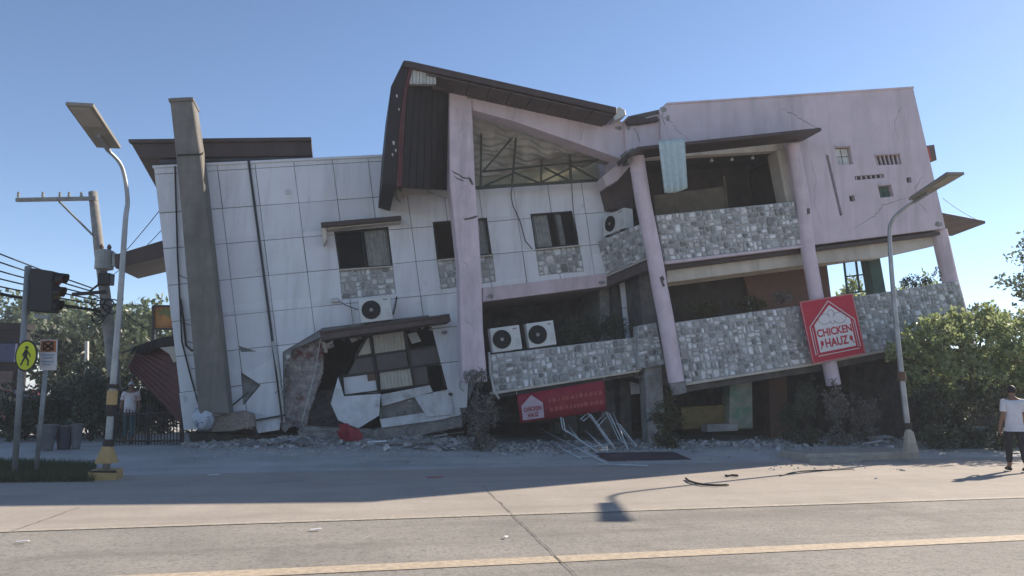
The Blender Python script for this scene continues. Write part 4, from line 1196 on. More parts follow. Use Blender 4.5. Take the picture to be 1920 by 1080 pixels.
for h0, h1, m in [(0.9, 1.02, surf('rusty_pole', (0.13, 0.075, 0.05), (0.08, 0.05, 0.04), 0.8, 8.0)), (0.28, 0.36, M_POLEB)]:
    along(foot, hi, h0, h1, 0.092, m, t)
MB().tube([foot - UP * 0.02, foot + UP * 0.45], [0.19, 0.10], 8).build('plinth', M_CONCP, t)
# island kerb block under the right lamp
g0, g1 = PG(1512, 866, 0.02), PG(1726, 862, 0.02)
isl = MB()
vs = [PG(x, y, 0.0) for x, y in [(1512, 868), (1600, 867), (1726, 863)]]
isl.prism([vs[0], vs[2], vs[2] + RM * 1.3, vs[0] + RM * 1.2], UP * 0.2)
tag(isl.build('kerb_island', M_CONCP, bevel=0.03), 'worn concrete island block under the right street lamp', 'kerb')

# ------------------------------------------------------------------ traffic signal and road signs on the left
M_POSTG = surf('grey_post', (0.30, 0.31, 0.31), (0.22, 0.23, 0.23), 0.6, 4.0, metal=0.3)
M_SIGNY = surf('fluorescent_yellow_sheeting', (0.62, 0.66, 0.02), (0.55, 0.58, 0.02), 0.5, 3.0, bump=0)
M_ORANGE = surf('faded_orange_print', (0.50, 0.17, 0.05), None, 0.6, bump=0)
M_BLUEP = surf('pale_blue_print', (0.38, 0.48, 0.60), None, 0.6, bump=0)
D1 = 15.0
base = PY(29, 868, D1); base.z = ground_z(base)
top = PY(50, 560, D1)
ts = thing('traffic_signal', base, 'black traffic signal facing right on a grey post at the left edge', 'traffic signal')
MB().tube([base, PY(52, 500, D1)], 0.055, 10).build('post', M_POSTG, ts, smooth=True)
q = [PY(x, y, D1 - 0.1) for x, y in [(56, 502), (98, 508), (96, 586), (53, 583)]]
c, ex, ey, ez, W, H = frame_of(q, 0)
MB().prism(q, -ez * 0.28).build('housing', M_BLACK, ts, bevel=0.02)
MB().prism([p - ex * 0.0 for p in [PY(49, 498, D1 + .02), PY(56, 499, D1 + .02), PY(53, 590, D1 + .02), PY(46, 589, D1 + .02)]], Vector((0, 0.06, 0))).build('backing_plate', M_POSTG, ts)
for k in range(3):
    cc = c + ex * (W * 0.5) + ey * H * (0.32 - 0.32 * k) - ez * 0.14
    # tubular visor: open hood pointing right
    v = MB(); n = 14; L_ = 0.17; vs = []; fs = []
    for i in range(n + 1):
        a = radians(-30 + 240 * i / n)
        off = ez * cos(a) * 0.125 + ey * sin(a) * 0.125
        vs += [cc + off, cc + off + ex * L_ * (0.75 + 0.25 * sin(max(0, a)))]
    for i in range(n): fs.append([2 * i, 2 * i + 1, 2 * i + 3, 2 * i + 2])
    vo = v.add(vs, fs).build('visor', M_BLACK, ts); vo.modifiers.new('t', 'SOLIDIFY').thickness = 0.008
    MB().disc(cc, ez, ey, 0.115, ex * 0.02, 16).build('lens', surf(['red_lens', 'amber_lens', 'green_lens'][k], [(0.12, 0.01, 0.01), (0.13, 0.07, 0.01), (0.01, 0.08, 0.05)][k], None, 0.2, bump=0), ts)
MB().tube([PY(96, 565, D1), PY(112, 568, D1 + .2), PY(128, 576, D1 + .4)], 0.03, 8).build('arm', M_BLACK, ts)
MB().box(PY(80, 594, D1), ex * 0.14, ez * 0.03, ey * 0.035).build('bracket', M_POSTG, ts)
# pedestrian sign on the same post line, own clamp
sc_ = PY(49, 667, D1 - 0.12)
ps = thing('pedestrian_sign', sc_ - UP * 0.3, 'oval fluorescent yellow pedestrian crossing sign on the traffic signal post', 'sign')
ex, ey, ez = Vector((1, 0, 0)), UP, Vector((0, -1, 0))
def ell(rx, ry, off, th, n=28): return [sc_ + ex * rx * cos(2 * pi * k / n) + ey * ry * sin(2 * pi * k / n) + ez * off for k in range(n)]
MB().prism(ell(0.215, 0.305, 0.0, 0), Vector((0, 0.02, 0))).build('rim', M_BLACK, ps)
MB().prism(ell(0.185, 0.27, 0.006, 0), Vector((0, 0.005, 0))).build('face', M_SIGNY, ps)
wk = MB()
def wkp(x, y): return sc_ + ex * x + ey * y + ez * 0.012
wk.disc(wkp(0.005, 0.155), ex, ey, 0.033, Vector((0, 0.004, 0)), 14)
for a, b, w_ in [((0, 0.115), (-0.005, -0.01), 0.065), ((-0.01, 0.0), (0.055, -0.10), 0.034), ((0.055, -0.10), (0.05, -0.19), 0.028), ((-0.005, -0.005), (-0.05, -0.10), 0.034), ((-0.05, -0.10), (-0.085, -0.185), 0.028),
                 ((0.0, 0.10), (0.07, 0.03), 0.025), ((0.07, 0.03), (0.09, -0.02), 0.02), ((0.0, 0.10), (-0.06, 0.03), 0.025), ((-0.06, 0.03), (-0.05, -0.02), 0.02)]:
    wk.bar(wkp(*a), wkp(*b), w_, 0.004, up=ez)
wk.build('walking_figure', M_BLACK, ps)
MB().box(sc_ + Vector((0, 0.05, 0)), ex * 0.04, Vector((0, 0.05, 0)), ey * 0.03).build('clamp', M_POSTG, ps)
# parking sign
D2 = 15.3
base = PY(69, 868, D2); base.z = ground_z(base)
pk = thing('parking_sign', base, 'rectangular sign with orange symbol above pale blue text on a grey post', 'sign')
MB().tube([base, PY(91, 640, D2)], 0.045, 8).build('post', M_POSTG, pk, smooth=True)
q = [PY(x, y, D2 - 0.08) for x, y in [(76, 637), (107, 637), (105, 694), (74, 694)]]
ez = Vector((0, -1, 0))
MB().prism(q, Vector((0, 0.02, 0))).build('plate', M_SIGNW, pk)
put_poly(q, ez, [(0.04, 0.60), (0.04, 0.98), (0.96, 0.98), (0.96, 0.60)], M_ORANGE, pk, 0.008, 'symbol_panel')
stroke(q, ez, [(0.18, 0.66), (0.82, 0.92)], 0.035, M_BLACK, pk, 0.014, 'symbol')
stroke(q, ez, [(0.18, 0.92), (0.82, 0.66)], 0.035, M_BLACK, pk, 0.014, 'symbol')
stroke(q, ez, [(0.5 + 0.3 * cos(2 * pi * k / 14), 0.79 + 0.16 * sin(2 * pi * k / 14)) for k in range(14)], 0.025, M_BLACK, pk, 0.014, 'symbol', close=True)
for t_, a, b in [(0.5, 0.12, 0.88), (0.4, 0.2, 0.8), (0.28, 0.12, 0.85), (0.18, 0.2, 0.7)]:
    stroke(q, ez, [(a, t_), (b, t_)], 0.03, M_BLUEP, pk, 0.008, 'print_line')

# ------------------------------------------------------------------ utility pole, wires
M_WOOD = surf('weathered_concrete_pole', (0.30, 0.285, 0.26), (0.2, 0.19, 0.175), 0.9, 5.0, 30, 0.2)
M_XFMR = surf('transformer_grey', (0.36, 0.37, 0.34), (0.28, 0.285, 0.265), 0.6, 4.0, blotch=((0.15, 0.1, 0.06), 3, 0.6, 0.75))
DU = 24.0
def U(x, y, d=DU): return PY(x, y, d)
foot = U(226, 815); foot.z = 0.2
up_ = thing('utility_pole', foot, 'leaning utility pole with long cross-arm and transformer behind the left street lamp', 'utility pole')
MB().tube([foot, U(212, 690), U(200, 575), U(186, 470), U(174, 360)], [0.19, 0.18, 0.165, 0.15, 0.13], 12).build('shaft', M_WOOD, up_, smooth=True)
MB().bar(U(31, 375, DU - .2), U(181, 372, DU - .2), 0.12, 0.11).build('cross_arm', M_WOOD, up_)
MB().bar(U(111, 378, DU - .15), U(179, 446, DU - .15), 0.07, 0.05).build('brace', M_WOOD, up_)
for x in (34, 80, 112, 129, 152):
    c = U(x, 371, DU - .2)
    MB().tube([c, c + UP * 0.08, c + UP * 0.12, c + UP * 0.16, c + UP * 0.2], [0.02, 0.05, 0.03, 0.05, 0.015], 8).build('insulator', M_XFMR, up_)
c = U(196, 488, DU - 0.35)
MB().tube([c - UP * 0.30, c - UP * 0.28, c + UP * 0.28, c + UP * 0.33], [0.20, 0.27, 0.27, 0.16], 16).build('transformer', M_XFMR, up_, smooth=False)
for dx in (-0.12, 0.12):
    MB().tube([c + UP * 0.33 + Vector((dx, 0, 0)), c + UP * 0.42 + Vector((dx, 0, 0)), c + UP * 0.5 + Vector((dx, 0, 0))], [0.05, 0.07, 0.03], 8).build('bushing', M_SOFFIT, up_)
MB().box(c + Vector((0.36, 0, 0)), (0.05, 0, 0), (0, 0.15, 0), (0, 0, 0.2)).build('cooling_fins', M_XFMR, up_)
c2_ = U(199, 524, DU - 0.3)
MB().box(c2_, (0.19, 0, 0), (0, 0.16, 0), (0, 0, 0.18)).build('meter_box', M_BLACK, up_, bevel=0.02)
MB().bar(U(136, 552, DU - .2), U(200, 547, DU - .2), 0.09, 0.1).build('lower_arm', M_BLACK, up_)
MB().bar(U(170, 545, DU - .2), U(196, 525, DU - .2), 0.05, 0.05).build('brace', M_BLACK, up_)
ur = random.Random(8)
for k in range(6):      # coils of spare cable
    cc = U(190 + ur.uniform(-14, 20), 578 + ur.uniform(-10, 22), DU - 0.3); rr_ = ur.uniform(0.16, 0.34)
    MB().tube([cc + Vector((cos(a) * rr_, sin(a * 2) * 0.05, sin(a) * rr_ * 0.8)) for a in [2 * pi * i / 18 for i in range(19)]], 0.022, 5).build('cable_coil', M_CABLE, up_)
def wire(a, b, sag, label, r=0.016, n=14):
    pts = [a.lerp(b, i / n) - UP * sag * 4 * (i / n) * (1 - i / n) for i in range(n + 1)]
    return tag(MB().tube(pts, r, 5).build('power_line', M_CABLE, smooth=True), label, 'cable', 'overhead power lines')
lw = [(455, 'topmost'), (473, 'second highest'), (492, 'third highest'), (508, 'fourth highest'), (524, 'second lowest'), (538, 'lowest and thickest')]
ends = [(172, 540), (178, 548), (184, 556), (188, 564), (190, 572), (192, 584)]
for (y, nm), e in zip(lw, ends):
    a_, b_ = U(-40, y - 12, 20.5), U(*e)
    wire(a_ + (a_ - b_) * 2.5, b_, 0.3, nm + ' of the cables running from the left edge to the utility pole', 0.045 if 'thick' in nm else 0.022)
wire(U(208, 500), P(298, 396, -3.2), 0.05, 'upper thin cable from the transformer to the white wall', 0.012)
wire(U(212, 515), P(304, 430, -3.2), 0.08, 'lower thin cable from the transformer to the white wall', 0.01)
wire(U(205, 560), PY(330, 640, 26), 0.2, 'cable sagging from the utility pole down behind the white wall', 0.014)
wire(P(1768, 372, -2.0), P(1832, 412, -1.6), 0.05, 'short thin cable hanging above the eave at the right end', 0.01)

# ------------------------------------------------------------------ billboard behind the left end
bb = thing('billboard', PY(305, 720, 30), 'small orange and yellow billboard on a steel frame left of the white wall', 'billboard')
MB().prism([PY(x, y, 30) for x, y in [(287, 574), (327, 574), (327, 617), (287, 617)]], Vector((0, 0.15, 0))).build('board', surf('billboard_print', (0.42, 0.24, 0.06), (0.33, 0.09, 0.03), 0.6, 2.6, bump=0, blotch=((0.10, 0.15, 0.05), 2.0, 0.5, 0.58)), bb)
for a, b in [((287, 574), (327, 574)), ((327, 574), (327, 617)), ((327, 617), (287, 617)), ((287, 617), (287, 574))]:
    MB().bar(PY(*a, 29.95), PY(*b, 29.95), 0.08, 0.08).build('frame', M_DARKM, bb)
MB().bar(PY(288, 617, 30), PY(286, 800, 30), 0.12, 0.12).build('leg', M_DARKM, bb)
MB().bar(PY(326, 617, 30), PY(326, 800, 30), 0.12, 0.12).build('leg', M_DARKM, bb)
# ------------------------------------------------------------------ plants
def leaf_mat(name, c1, c2, c3, trans=0.3):
    return surf(name, (1, 1, 1), (0.8, 0.8, 0.8), 0.4, 5.0, bump=0, spec=0.5, rnd=[c1, c2, c3, c2, c1], trans=trans)
M_LEAF = leaf_mat('bush_leaf', (0.20, 0.255, 0.10), (0.31, 0.37, 0.16), (0.44, 0.49, 0.25), 0.5)
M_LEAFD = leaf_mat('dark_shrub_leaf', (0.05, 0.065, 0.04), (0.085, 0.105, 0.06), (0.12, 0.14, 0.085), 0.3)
M_LEAFF = leaf_mat('far_tree_leaf', (0.10, 0.14, 0.075), (0.145, 0.19, 0.10), (0.19, 0.235, 0.13), 0.4)
M_DRY = leaf_mat('dry_shrub_leaf', (0.16, 0.14, 0.12), (0.30, 0.27, 0.24), (0.09, 0.09, 0.065), 0.2)
M_OLIVE = leaf_mat('olive_shrub_leaf', (0.06, 0.06, 0.02), (0.10, 0.095, 0.03), (0.04, 0.05, 0.02), 0.2)
M_BARK = surf('bark', (0.10, 0.08, 0.06), (0.06, 0.05, 0.04), 0.95, 8.0, 30, 0.5)
M_GRASS = leaf_mat('grass_blade', (0.03, 0.055, 0.018), (0.045, 0.075, 0.022), (0.065, 0.09, 0.03), 0.25)
def leaf(mb, p, d, up, L, W):
    s = d.cross(up)
    if s.length < 1e-3: s = Vector((1, 0, 0))
    s.normalize()
    n = s.cross(d).normalized()
    mid = p + d * L * 0.5
    mb.v += [p, mid + s * W / 2 + n * L * 0.06, p + d * L, mid - s * W / 2 + n * L * 0.06]
    k = len(mb.v)
    mb.f += [[k - 4, k - 3, k - 2], [k - 4, k - 2, k - 1]]
    mb.mi += [0, 0]
def rvec(r):
    while True:
        v = Vector((r.uniform(-1, 1), r.uniform(-1, 1), r.uniform(-1, 1)))
        if 0.05 < v.length < 1: return v.normalized()
def plant(name, label, cat, foot, blobs, n_leaf, L, W, mat, seed, group=None, stems=True, trunk_r=0.05, twigs=None):
    """blobs: (centre, (rx, ry, rz), weight). Leaves sit in clumps on twigs that grow from the stem."""
    r = random.Random(seed)
    foot = Vector(foot)
    t = thing(name, foot, label, cat, group)
    lv = MB(); st = MB()
    tot = sum(b[2] for b in blobs)
    for c, rad, wt in blobs:
        c = Vector(c)
        if stems:
            m = foot.lerp(c, 0.5) + Vector((r.uniform(-.1, .1), r.uniform(-.1, .1), 0))
            st.tube([foot + Vector((r.uniform(-.06, .06), r.uniform(-.06, .06), -0.02)), m, c], [trunk_r, trunk_r * 0.7, trunk_r * 0.35], 6)
        nc = max(4, int(n_leaf * wt / tot / 14))
        for _ in range(nc):
            v = rvec(r); k = r.uniform(0.5, 1.05)
            k *= 0.85 + 0.4 * sin(v.x * 5 + seed) * sin(v.z * 4 + seed * 2)
            cp = c + Vector((v.x * rad[0], v.y * rad[1], v.z * rad[2])) * k
            if cp.z < foot.z + 0.04: cp.z = foot.z + 0.04 + r.uniform(0, 0.15)
            if stems and r.random() < 0.35:
                st.tube([c.lerp(cp, 0.25), cp], [trunk_r * 0.22, trunk_r * 0.08], 4)
            cs_ = L * r.uniform(0.8, 1.8)
            for _ in range(r.randint(9, 19)):
                d = (rvec(r) + v * 0.7 + Vector((0, 0, 0.15))).normalized()
                leaf(lv, cp + rvec(r) * cs_ * r.uniform(0.1, 1), d, rvec(r), L * r.uniform(0.6, 1.25), W * r.uniform(0.7, 1.2))
    lv.build('foliage', mat, t, recalc=False)
    if stems: st.build('stem', M_BARK, t, smooth=True)
    return t
def gnd(p): return Vector((p[0], p[1], ground_z(p)))
# big bush right of the building
def blob(px, py, d, rx, ry, rz, w=1.0): return (PY(px, py, d), (rx, ry, rz), w)
plant('bush', 'big sunlit green bush leaning against the right end of the stone balcony', 'bush', gnd(PY(1800, 800, 23.0)),
      [blob(1722, 640, 21.0, 0.7, 0.8, 0.5, 1.0), blob(1775, 640, 21.2, 0.9, 1.0, 0.7, 1.6), blob(1840, 632, 21.4, 1.0, 1.0, 0.7, 1.6), blob(1745, 692, 21.0, 0.7, 0.7, 0.5, 1.0),
       blob(1820, 700, 21.0, 1.0, 0.7, 0.45, 1.1), blob(1698, 655, 20.7, 0.4, 0.5, 0.3, 0.4), blob(1800, 600, 21.6, 0.6, 0.7, 0.28, 0.6), blob(1712, 715, 20.9, 0.3, 0.4, 0.35, 0.35),
       blob(1885, 680, 21.2, 0.8, 0.8, 0.6, 1.1), blob(1772, 735, 21.0, 0.22, 0.3, 0.3, 0.2), blob(1850, 590, 21.8, 0.35, 0.5, 0.3, 0.3), blob(1742, 612, 21.2, 0.35, 0.4, 0.3, 0.35)], 6000, 0.15, 0.09, M_LEAF, 11, trunk_r=0.05)
plant('bush', 'green bush cut off by the right edge, above the person', 'bush', gnd(PY(1935, 800, 23.4)),
      [blob(1925, 640, 21.4, 1.1, 1.0, 0.9, 1.5), blob(1960, 690, 21.0, 1.2, 1.0, 0.9, 1.2), blob(1880, 615, 21.6, 0.8, 0.7, 0.42, 0.9), blob(1920, 720, 21.2, 0.9, 0.8, 0.6, 0.9)], 3300, 0.15, 0.09, M_LEAF, 12, trunk_r=0.06)
plant('tree', 'thin tree crown reaching in at the right edge against the sky', 'tree', gnd(PY(1990, 790, 30)),
      [blob(1935, 535, 30, 0.9, 0.9, 0.9, 1), blob(1960, 480, 30, 1.2, 1.0, 1.0, 1), blob(1860, 600, 31, 1.6, 1.0, 0.55, 1.6), blob(1990, 560, 30, 1.2, 1.2, 1.4, 1)], 3000, 0.2, 0.11, M_LEAFF, 13, trunk_r=0.12)
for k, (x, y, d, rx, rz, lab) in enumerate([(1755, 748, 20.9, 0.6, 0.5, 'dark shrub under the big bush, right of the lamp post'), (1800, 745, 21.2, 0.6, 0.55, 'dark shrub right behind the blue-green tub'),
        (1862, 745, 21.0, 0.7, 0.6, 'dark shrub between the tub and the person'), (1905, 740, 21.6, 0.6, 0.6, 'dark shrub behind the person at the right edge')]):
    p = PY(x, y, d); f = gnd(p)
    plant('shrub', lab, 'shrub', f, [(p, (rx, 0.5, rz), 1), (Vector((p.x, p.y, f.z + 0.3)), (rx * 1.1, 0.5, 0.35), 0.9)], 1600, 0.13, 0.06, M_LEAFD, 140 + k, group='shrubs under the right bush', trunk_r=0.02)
plant('tree', 'tree seen through the small window and open corner of the right wing', 'tree', gnd(PY(1640, 790, 33)),
      [blob(1606, 560, 33, 1.0, 0.9, 0.75, 1), blob(1690, 565, 34, 1.5, 1.0, 0.7, 1.2), blob(1745, 560, 33, 0.9, 0.9, 0.9, 0.8)], 3000, 0.2, 0.11, M_LEAF, 15, trunk_r=0.1)
# wall and shade under the bush
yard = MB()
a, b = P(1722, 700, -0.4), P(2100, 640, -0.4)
yard.prism([Vector((a.x, a.y, 0.0)), Vector((a.x, a.y, 2.9)), Vector((b.x, b.y, 2.9)), Vector((b.x, b.y, 0.0))], -N * 0.18)  # wall made taller so its shadow covers more of the forecourt
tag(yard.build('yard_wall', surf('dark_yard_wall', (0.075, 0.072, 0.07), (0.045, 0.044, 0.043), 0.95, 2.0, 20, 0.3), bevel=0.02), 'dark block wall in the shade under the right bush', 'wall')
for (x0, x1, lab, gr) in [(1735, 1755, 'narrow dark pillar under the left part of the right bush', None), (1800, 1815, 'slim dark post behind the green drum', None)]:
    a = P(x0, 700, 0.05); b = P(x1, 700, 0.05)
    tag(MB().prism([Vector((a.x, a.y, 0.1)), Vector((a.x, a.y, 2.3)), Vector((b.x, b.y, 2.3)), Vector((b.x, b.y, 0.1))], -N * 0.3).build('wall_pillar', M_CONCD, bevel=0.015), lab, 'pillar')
# shrubs around the foot of the building
def shrub(px, py, w, rx, rz, mat, label, seed, n=900, L=0.09, W=0.04, yy=None, name='shrub', hgt=None):
    p = P(px, py, w)
    f = gnd(p)
    c = Vector((p.x, p.y, max(p.z, f.z + rz * 0.8)))
    return plant(name, label, 'shrub', f, [(c, (rx, rx * 0.8, rz), 1.0), (Vector((c.x, c.y, f.z + 0.2)), (rx * 1.05, rx * 0.8, 0.3), 0.9), (c + Vector((rx * 0.45, 0.1, -rz * 0.3)), (rx * 0.7, rx * 0.6, rz * 0.7), 0.6), (c + Vector((-rx * 0.4, -0.1, -rz * 0.35)), (rx * 0.7, rx * 0.6, rz * 0.65), 0.6)], int(n * 1.7), L, W, mat, seed, trunk_r=0.016)
shrub(903, 768, 0.45, 0.44, 0.55, M_DRY, 'dry grey-brown shrub at the foot of the tall pink column', 21, 1500, 0.085, 0.03)
shrub(893, 700, 0.2, 0.26, 0.28, M_DRY, 'pale dry seed-heads on the shrub against the tall pink column', 22, 500, 0.06, 0.03)
shrub(1250, 772, 0.5, 0.42, 0.5, M_OLIVE, 'olive shrub hiding the broken foot of the round column', 23, 1300, 0.09, 0.04)
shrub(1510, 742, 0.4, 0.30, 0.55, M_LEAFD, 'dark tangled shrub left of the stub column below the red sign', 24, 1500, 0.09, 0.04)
shrub(1566, 752, 0.5, 0.34, 0.55, M_DRY, 'dark tangled shrub under the stub column below the red sign', 25, 1200, 0.09, 0.04)
shrub(1622, 770, 0.2, 0.42, 0.36, M_DRY, 'drooping grey shrub between the red sign and the right lamp', 26, 700, 0.12, 0.03)
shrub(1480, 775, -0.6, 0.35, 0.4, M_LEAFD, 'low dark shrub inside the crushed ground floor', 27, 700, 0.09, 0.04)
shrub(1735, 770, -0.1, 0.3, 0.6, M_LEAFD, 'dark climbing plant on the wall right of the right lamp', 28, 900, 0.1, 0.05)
def planter(px, py, w, rx, rz, mat, label, seed, n, L=0.08, W=0.035):
    p = P(px, py, w)
    return plant('balcony_plant', label, 'plant', p - UP * rz, [(p, (rx, 0.3, rz), 1.0), (p + E * rx * 0.5, (rx * 0.6, 0.25, rz * 0.8), 0.5), (p - E * rx * 0.5, (rx * 0.6, 0.25, rz * 0.8), 0.5)], n, L, W, mat, seed, trunk_r=0.02)
planter(1120, 612, -1.1, 0.85, 0.38, M_LEAFD, 'mass of dark plants behind the middle stone balcony', 31, 3000)
planter(1080, 625, -0.9, 0.4, 0.25, M_LEAFD, 'dark plant beside the right one of the two balcony air conditioners', 32, 700)
planter(1318, 580, -0.5, 0.5, 0.28, M_OLIVE, 'olive plant behind the stone balcony beside the round column', 33, 1300)
planter(1405, 570, -0.5, 0.55, 0.2, M_OLIVE, 'low olive plants in the middle of the lower stone balcony', 34, 1100)
planter(1468, 556, -0.5, 0.3, 0.16, M_DRY, 'dry reddish twigs on the lower balcony left of the red sign', 35, 400)
planter(1718, 528, -0.5, 0.5, 0.2, M_LEAFD, 'straggly plants on the balcony wall below the open corner', 36, 700)
planter(1765, 512, -0.5, 0.2, 0.22, M_LEAFD, 'taller plant against the right-hand balcony column', 37, 350)
# grass strip at the left
gm = MB(); gr = random.Random(4)
c0 = [PA(0, 905), PA(176, 903), PA(180, 872), PA(0, 868)]
c0[0] = c0[0] + (c0[0] - c0[1]) * 0.6; c0[3] = c0[3] + (c0[3] - c0[2]) * 0.6
for _ in range(15000):
    s, t_ = gr.random(), gr.random()
    p = c0[0].lerp(c0[1], s).lerp(c0[3].lerp(c0[2], s), t_)
    if sin(s * 9) * 0.03 + t_ > 0.99: continue
    p.z = ground_z(p) - 0.005
    h_ = gr.uniform(0.07, 0.2)
    d = Vector((gr.uniform(-.5, .5), gr.uniform(-.5, .5), 1)).normalized()
    s_ = Vector((gr.uniform(-1, 1), gr.uniform(-1, 1), 0)).normalized() * 0.008
    k = len(gm.v)
    gm.v += [p - s_, p + s_, p + d * h_]; gm.f.append([k, k + 1, k + 2]); gm.mi.append(0)
tag(gm.build('grass', M_GRASS, recalc=False), 'strip of short green grass beside the left street lamp', 'grass', kind='stuff')
so = MB().add([p * 1 + UP * 0.006 for p in c0], [[0, 1, 2, 3]])
tag(so.build('grass_soil', M_SOIL, recalc=False), 'dark soil under the grass strip', kind='structure')

# ------------------------------------------------------------------ far left: trees, dark shop, hedge, fence
def tree(label, px, py, d, r_, seed, n=2600, L=0.42, W=0.24, spread=1.0, mat=M_LEAFF):
    c = PY(px, py, d)
    f = gnd(Vector((c.x + 0.2, c.y, 0)))
    rr = random.Random(seed)
    bl = [(c, (r_ * spread, r_, r_ * 0.75), 1.4)]
    for _ in range(5):
        a = rr.uniform(0, 2 * pi)
        bl.append((c + Vector((cos(a) * r_ * spread, sin(a) * r_ * 0.8, rr.uniform(-0.5, 0.35) * r_)), (r_ * 0.6, r_ * 0.6, r_ * 0.5), 0.6))
    r0_ = random.Random(seed + 100)
    t = thing('tree', f, label, 'tree', 'trees behind the left end')
    lv = MB(); st = MB()
    st.tube([f, f.lerp(c, 0.5) + Vector((0.2, 0, 0)), c], [0.26, 0.2, 0.12], 8)
    tot = sum(b[2] for b in bl)
    for c_, rad, wt in bl:
        st.tube([f.lerp(c, 0.6), c_], [0.12, 0.05], 6)
        for _ in range(int(n * wt / tot / 12)):
            v = rvec(r0_); k = r0_.uniform(0.3, 1) ** 0.5
            cp = c_ + Vector((v.x * rad[0], v.y * rad[1], v.z * rad[2])) * k
            for _ in range(12):
                leaf(lv, cp + rvec(r0_) * L * 1.1 * r0_.random(), (rvec(r0_) + v * 0.5).normalized(), rvec(r0_), L * r0_.uniform(0.5, 1.1), W * r0_.uniform(0.6, 1.1))
    lv.build('crown', mat, t, recalc=False)
    st.build('trunk', M_BARK, t, smooth=True)
tree('round hazy tree behind the traffic signal at the left edge', 20, 600, 46, 2.2, 51)
tree('broad tree to the right of the traffic signal, behind the signs', 130, 622, 44, 2.6, 52, spread=1.3)
tree('tree directly behind the leaning utility pole', 215, 640, 42, 2.4, 53)
tree('tall tree between the left street lamp and the white wall', 285, 630, 40, 2.5, 54, n=3200)
tree('low dark tree behind the parking sign', 150, 690, 34, 1.9, 55, mat=M_LEAFD)
# dark building at the far left
sh = thing('dark_shop', PY(-10, 760, 30) * 1, 'dark low shop building at the left edge behind the traffic signal', 'building')
sp0 = PY(40, 700, 30)
M_SHOP = surf('dark_shop_wall', (0.045, 0.04, 0.045), (0.03, 0.027, 0.03), 0.8, 1.5)
MB().box(Vector((sp0.x - 4, 30.2, 2.0)), (4, 0, 0), (0, 0.12, 0), (0, 0, 2.0)).build('wall', M_SHOP, sh)
MB().box(Vector((sp0.x - 4, 30.1, 4.12)), (4.1, 0, 0), (0, 0.35, 0), (0, 0, 0.12)).build('roof', M_SHOP, sh)
MB().box(Vector((sp0.x - 1.2, 29.9, 3.1)), (1.0, 0, 0), (0, 0.08, 0), (0, 0, 0.35)).build('shop_sign', surf('shop_sign_blue', (0.04, 0.05, 0.12), None, 0.5, bump=0), sh)
MB().box(Vector((sp0.x - 1.2, 29.95, 1.3)), (0.9, 0, 0), (0, 0.05, 0), (0, 0, 1.1)).build('shutter', M_SOFFIT, sh)
M_SHOP.node_tree.nodes['Principled BSDF'].inputs['Specular IOR Level'].default_value = 0.05
w2 = thing('grey_house', PY(140, 760, 36), 'grey flat-roofed house seen between the signs and the utility pole', 'building')
hp0 = PY(112, 660, 36); hp1 = PY(176, 660, 36)
MB().box(Vector(((hp0.x + hp1.x) / 2, 36.4, 1.9)), ((hp1.x - hp0.x) / 2, 0, 0), (0, 0.4, 0), (0, 0, 1.9)).build('wall', surf('grey_house_wall', (0.13, 0.13, 0.14), (0.1, 0.1, 0.11), 0.9, 1.0), w2)
MB().box(Vector(((hp0.x + hp1.x) / 2, 36.4, 3.9)), ((hp1.x - hp0.x) / 2 + 0.15, 0, 0), (0, 0.6, 0), (0, 0, 0.1)).build('roof', M_SHOP, w2)
for k in range(3):
    x = lerp(hp0.x, hp1.x, (k + 0.5) / 3)
    f = MB().box(Vector((x, 35.98, 2.2)), (0.28, 0, 0), (0, 0.04, 0), (0, 0, 0.45)).build('window', M_DARKM, w2)
    MB().box(Vector((x, 35.93, 2.2)), (0.22, 0, 0), (0, 0.01, 0), (0, 0, 0.38)).build('pane', M_GLASS, f)
for k, (x, y, d, lab) in enumerate([(235, 745, 26, 'dark shrub behind the person at the steel fence'), (272, 730, 26.5, 'dark shrub behind the middle of the steel fence'), (312, 735, 26, 'dark shrub behind the fallen maroon sheet')]):
    p = PY(x, y, d); f = gnd(p)
    plant('shrub', lab, 'shrub', f, [(p, (1.0, 0.7, 1.0), 1), (p - UP * 0.7, (1.1, 0.6, 0.8), 1)], 2200, 0.18, 0.09, M_LEAFD, 160 + k, group='shrubs behind the steel fence', trunk_r=0.04)
# hedge shrubs along the back of the forecourt at the left
hr = random.Random(77)
hl = ['dark shrub at the left edge behind the yellow oval sign', 'dark shrub behind the post of the parking sign', 'dark shrub between the parking sign and the left lamp', 'tall dark shrub just left of the left street lamp', 'dark shrub behind the left street lamp post', 'spreading shrub below the grey house']
for k, (x, y, d, rx, rz) in enumerate([(20, 770, 22, 0.9, 0.8), (85, 765, 22.5, 0.8, 0.8), (135, 755, 23, 0.9, 0.9), (172, 745, 22, 0.6, 1.0), (200, 760, 23.5, 0.7, 0.8), (150, 720, 25, 1.2, 0.9)]):
    p = PY(x, y, d); f = gnd(p)
    plant('shrub', hl[k], 'shrub', f, [(p, (rx, 0.7, rz), 1), (p + Vector((0.3, 0, -rz * 0.5)), (rx, 0.6, rz * 0.6), 0.8)], 1500, 0.16, 0.08, M_LEAFD, 60 + k, group='shrubs behind the left signs', trunk_r=0.04)
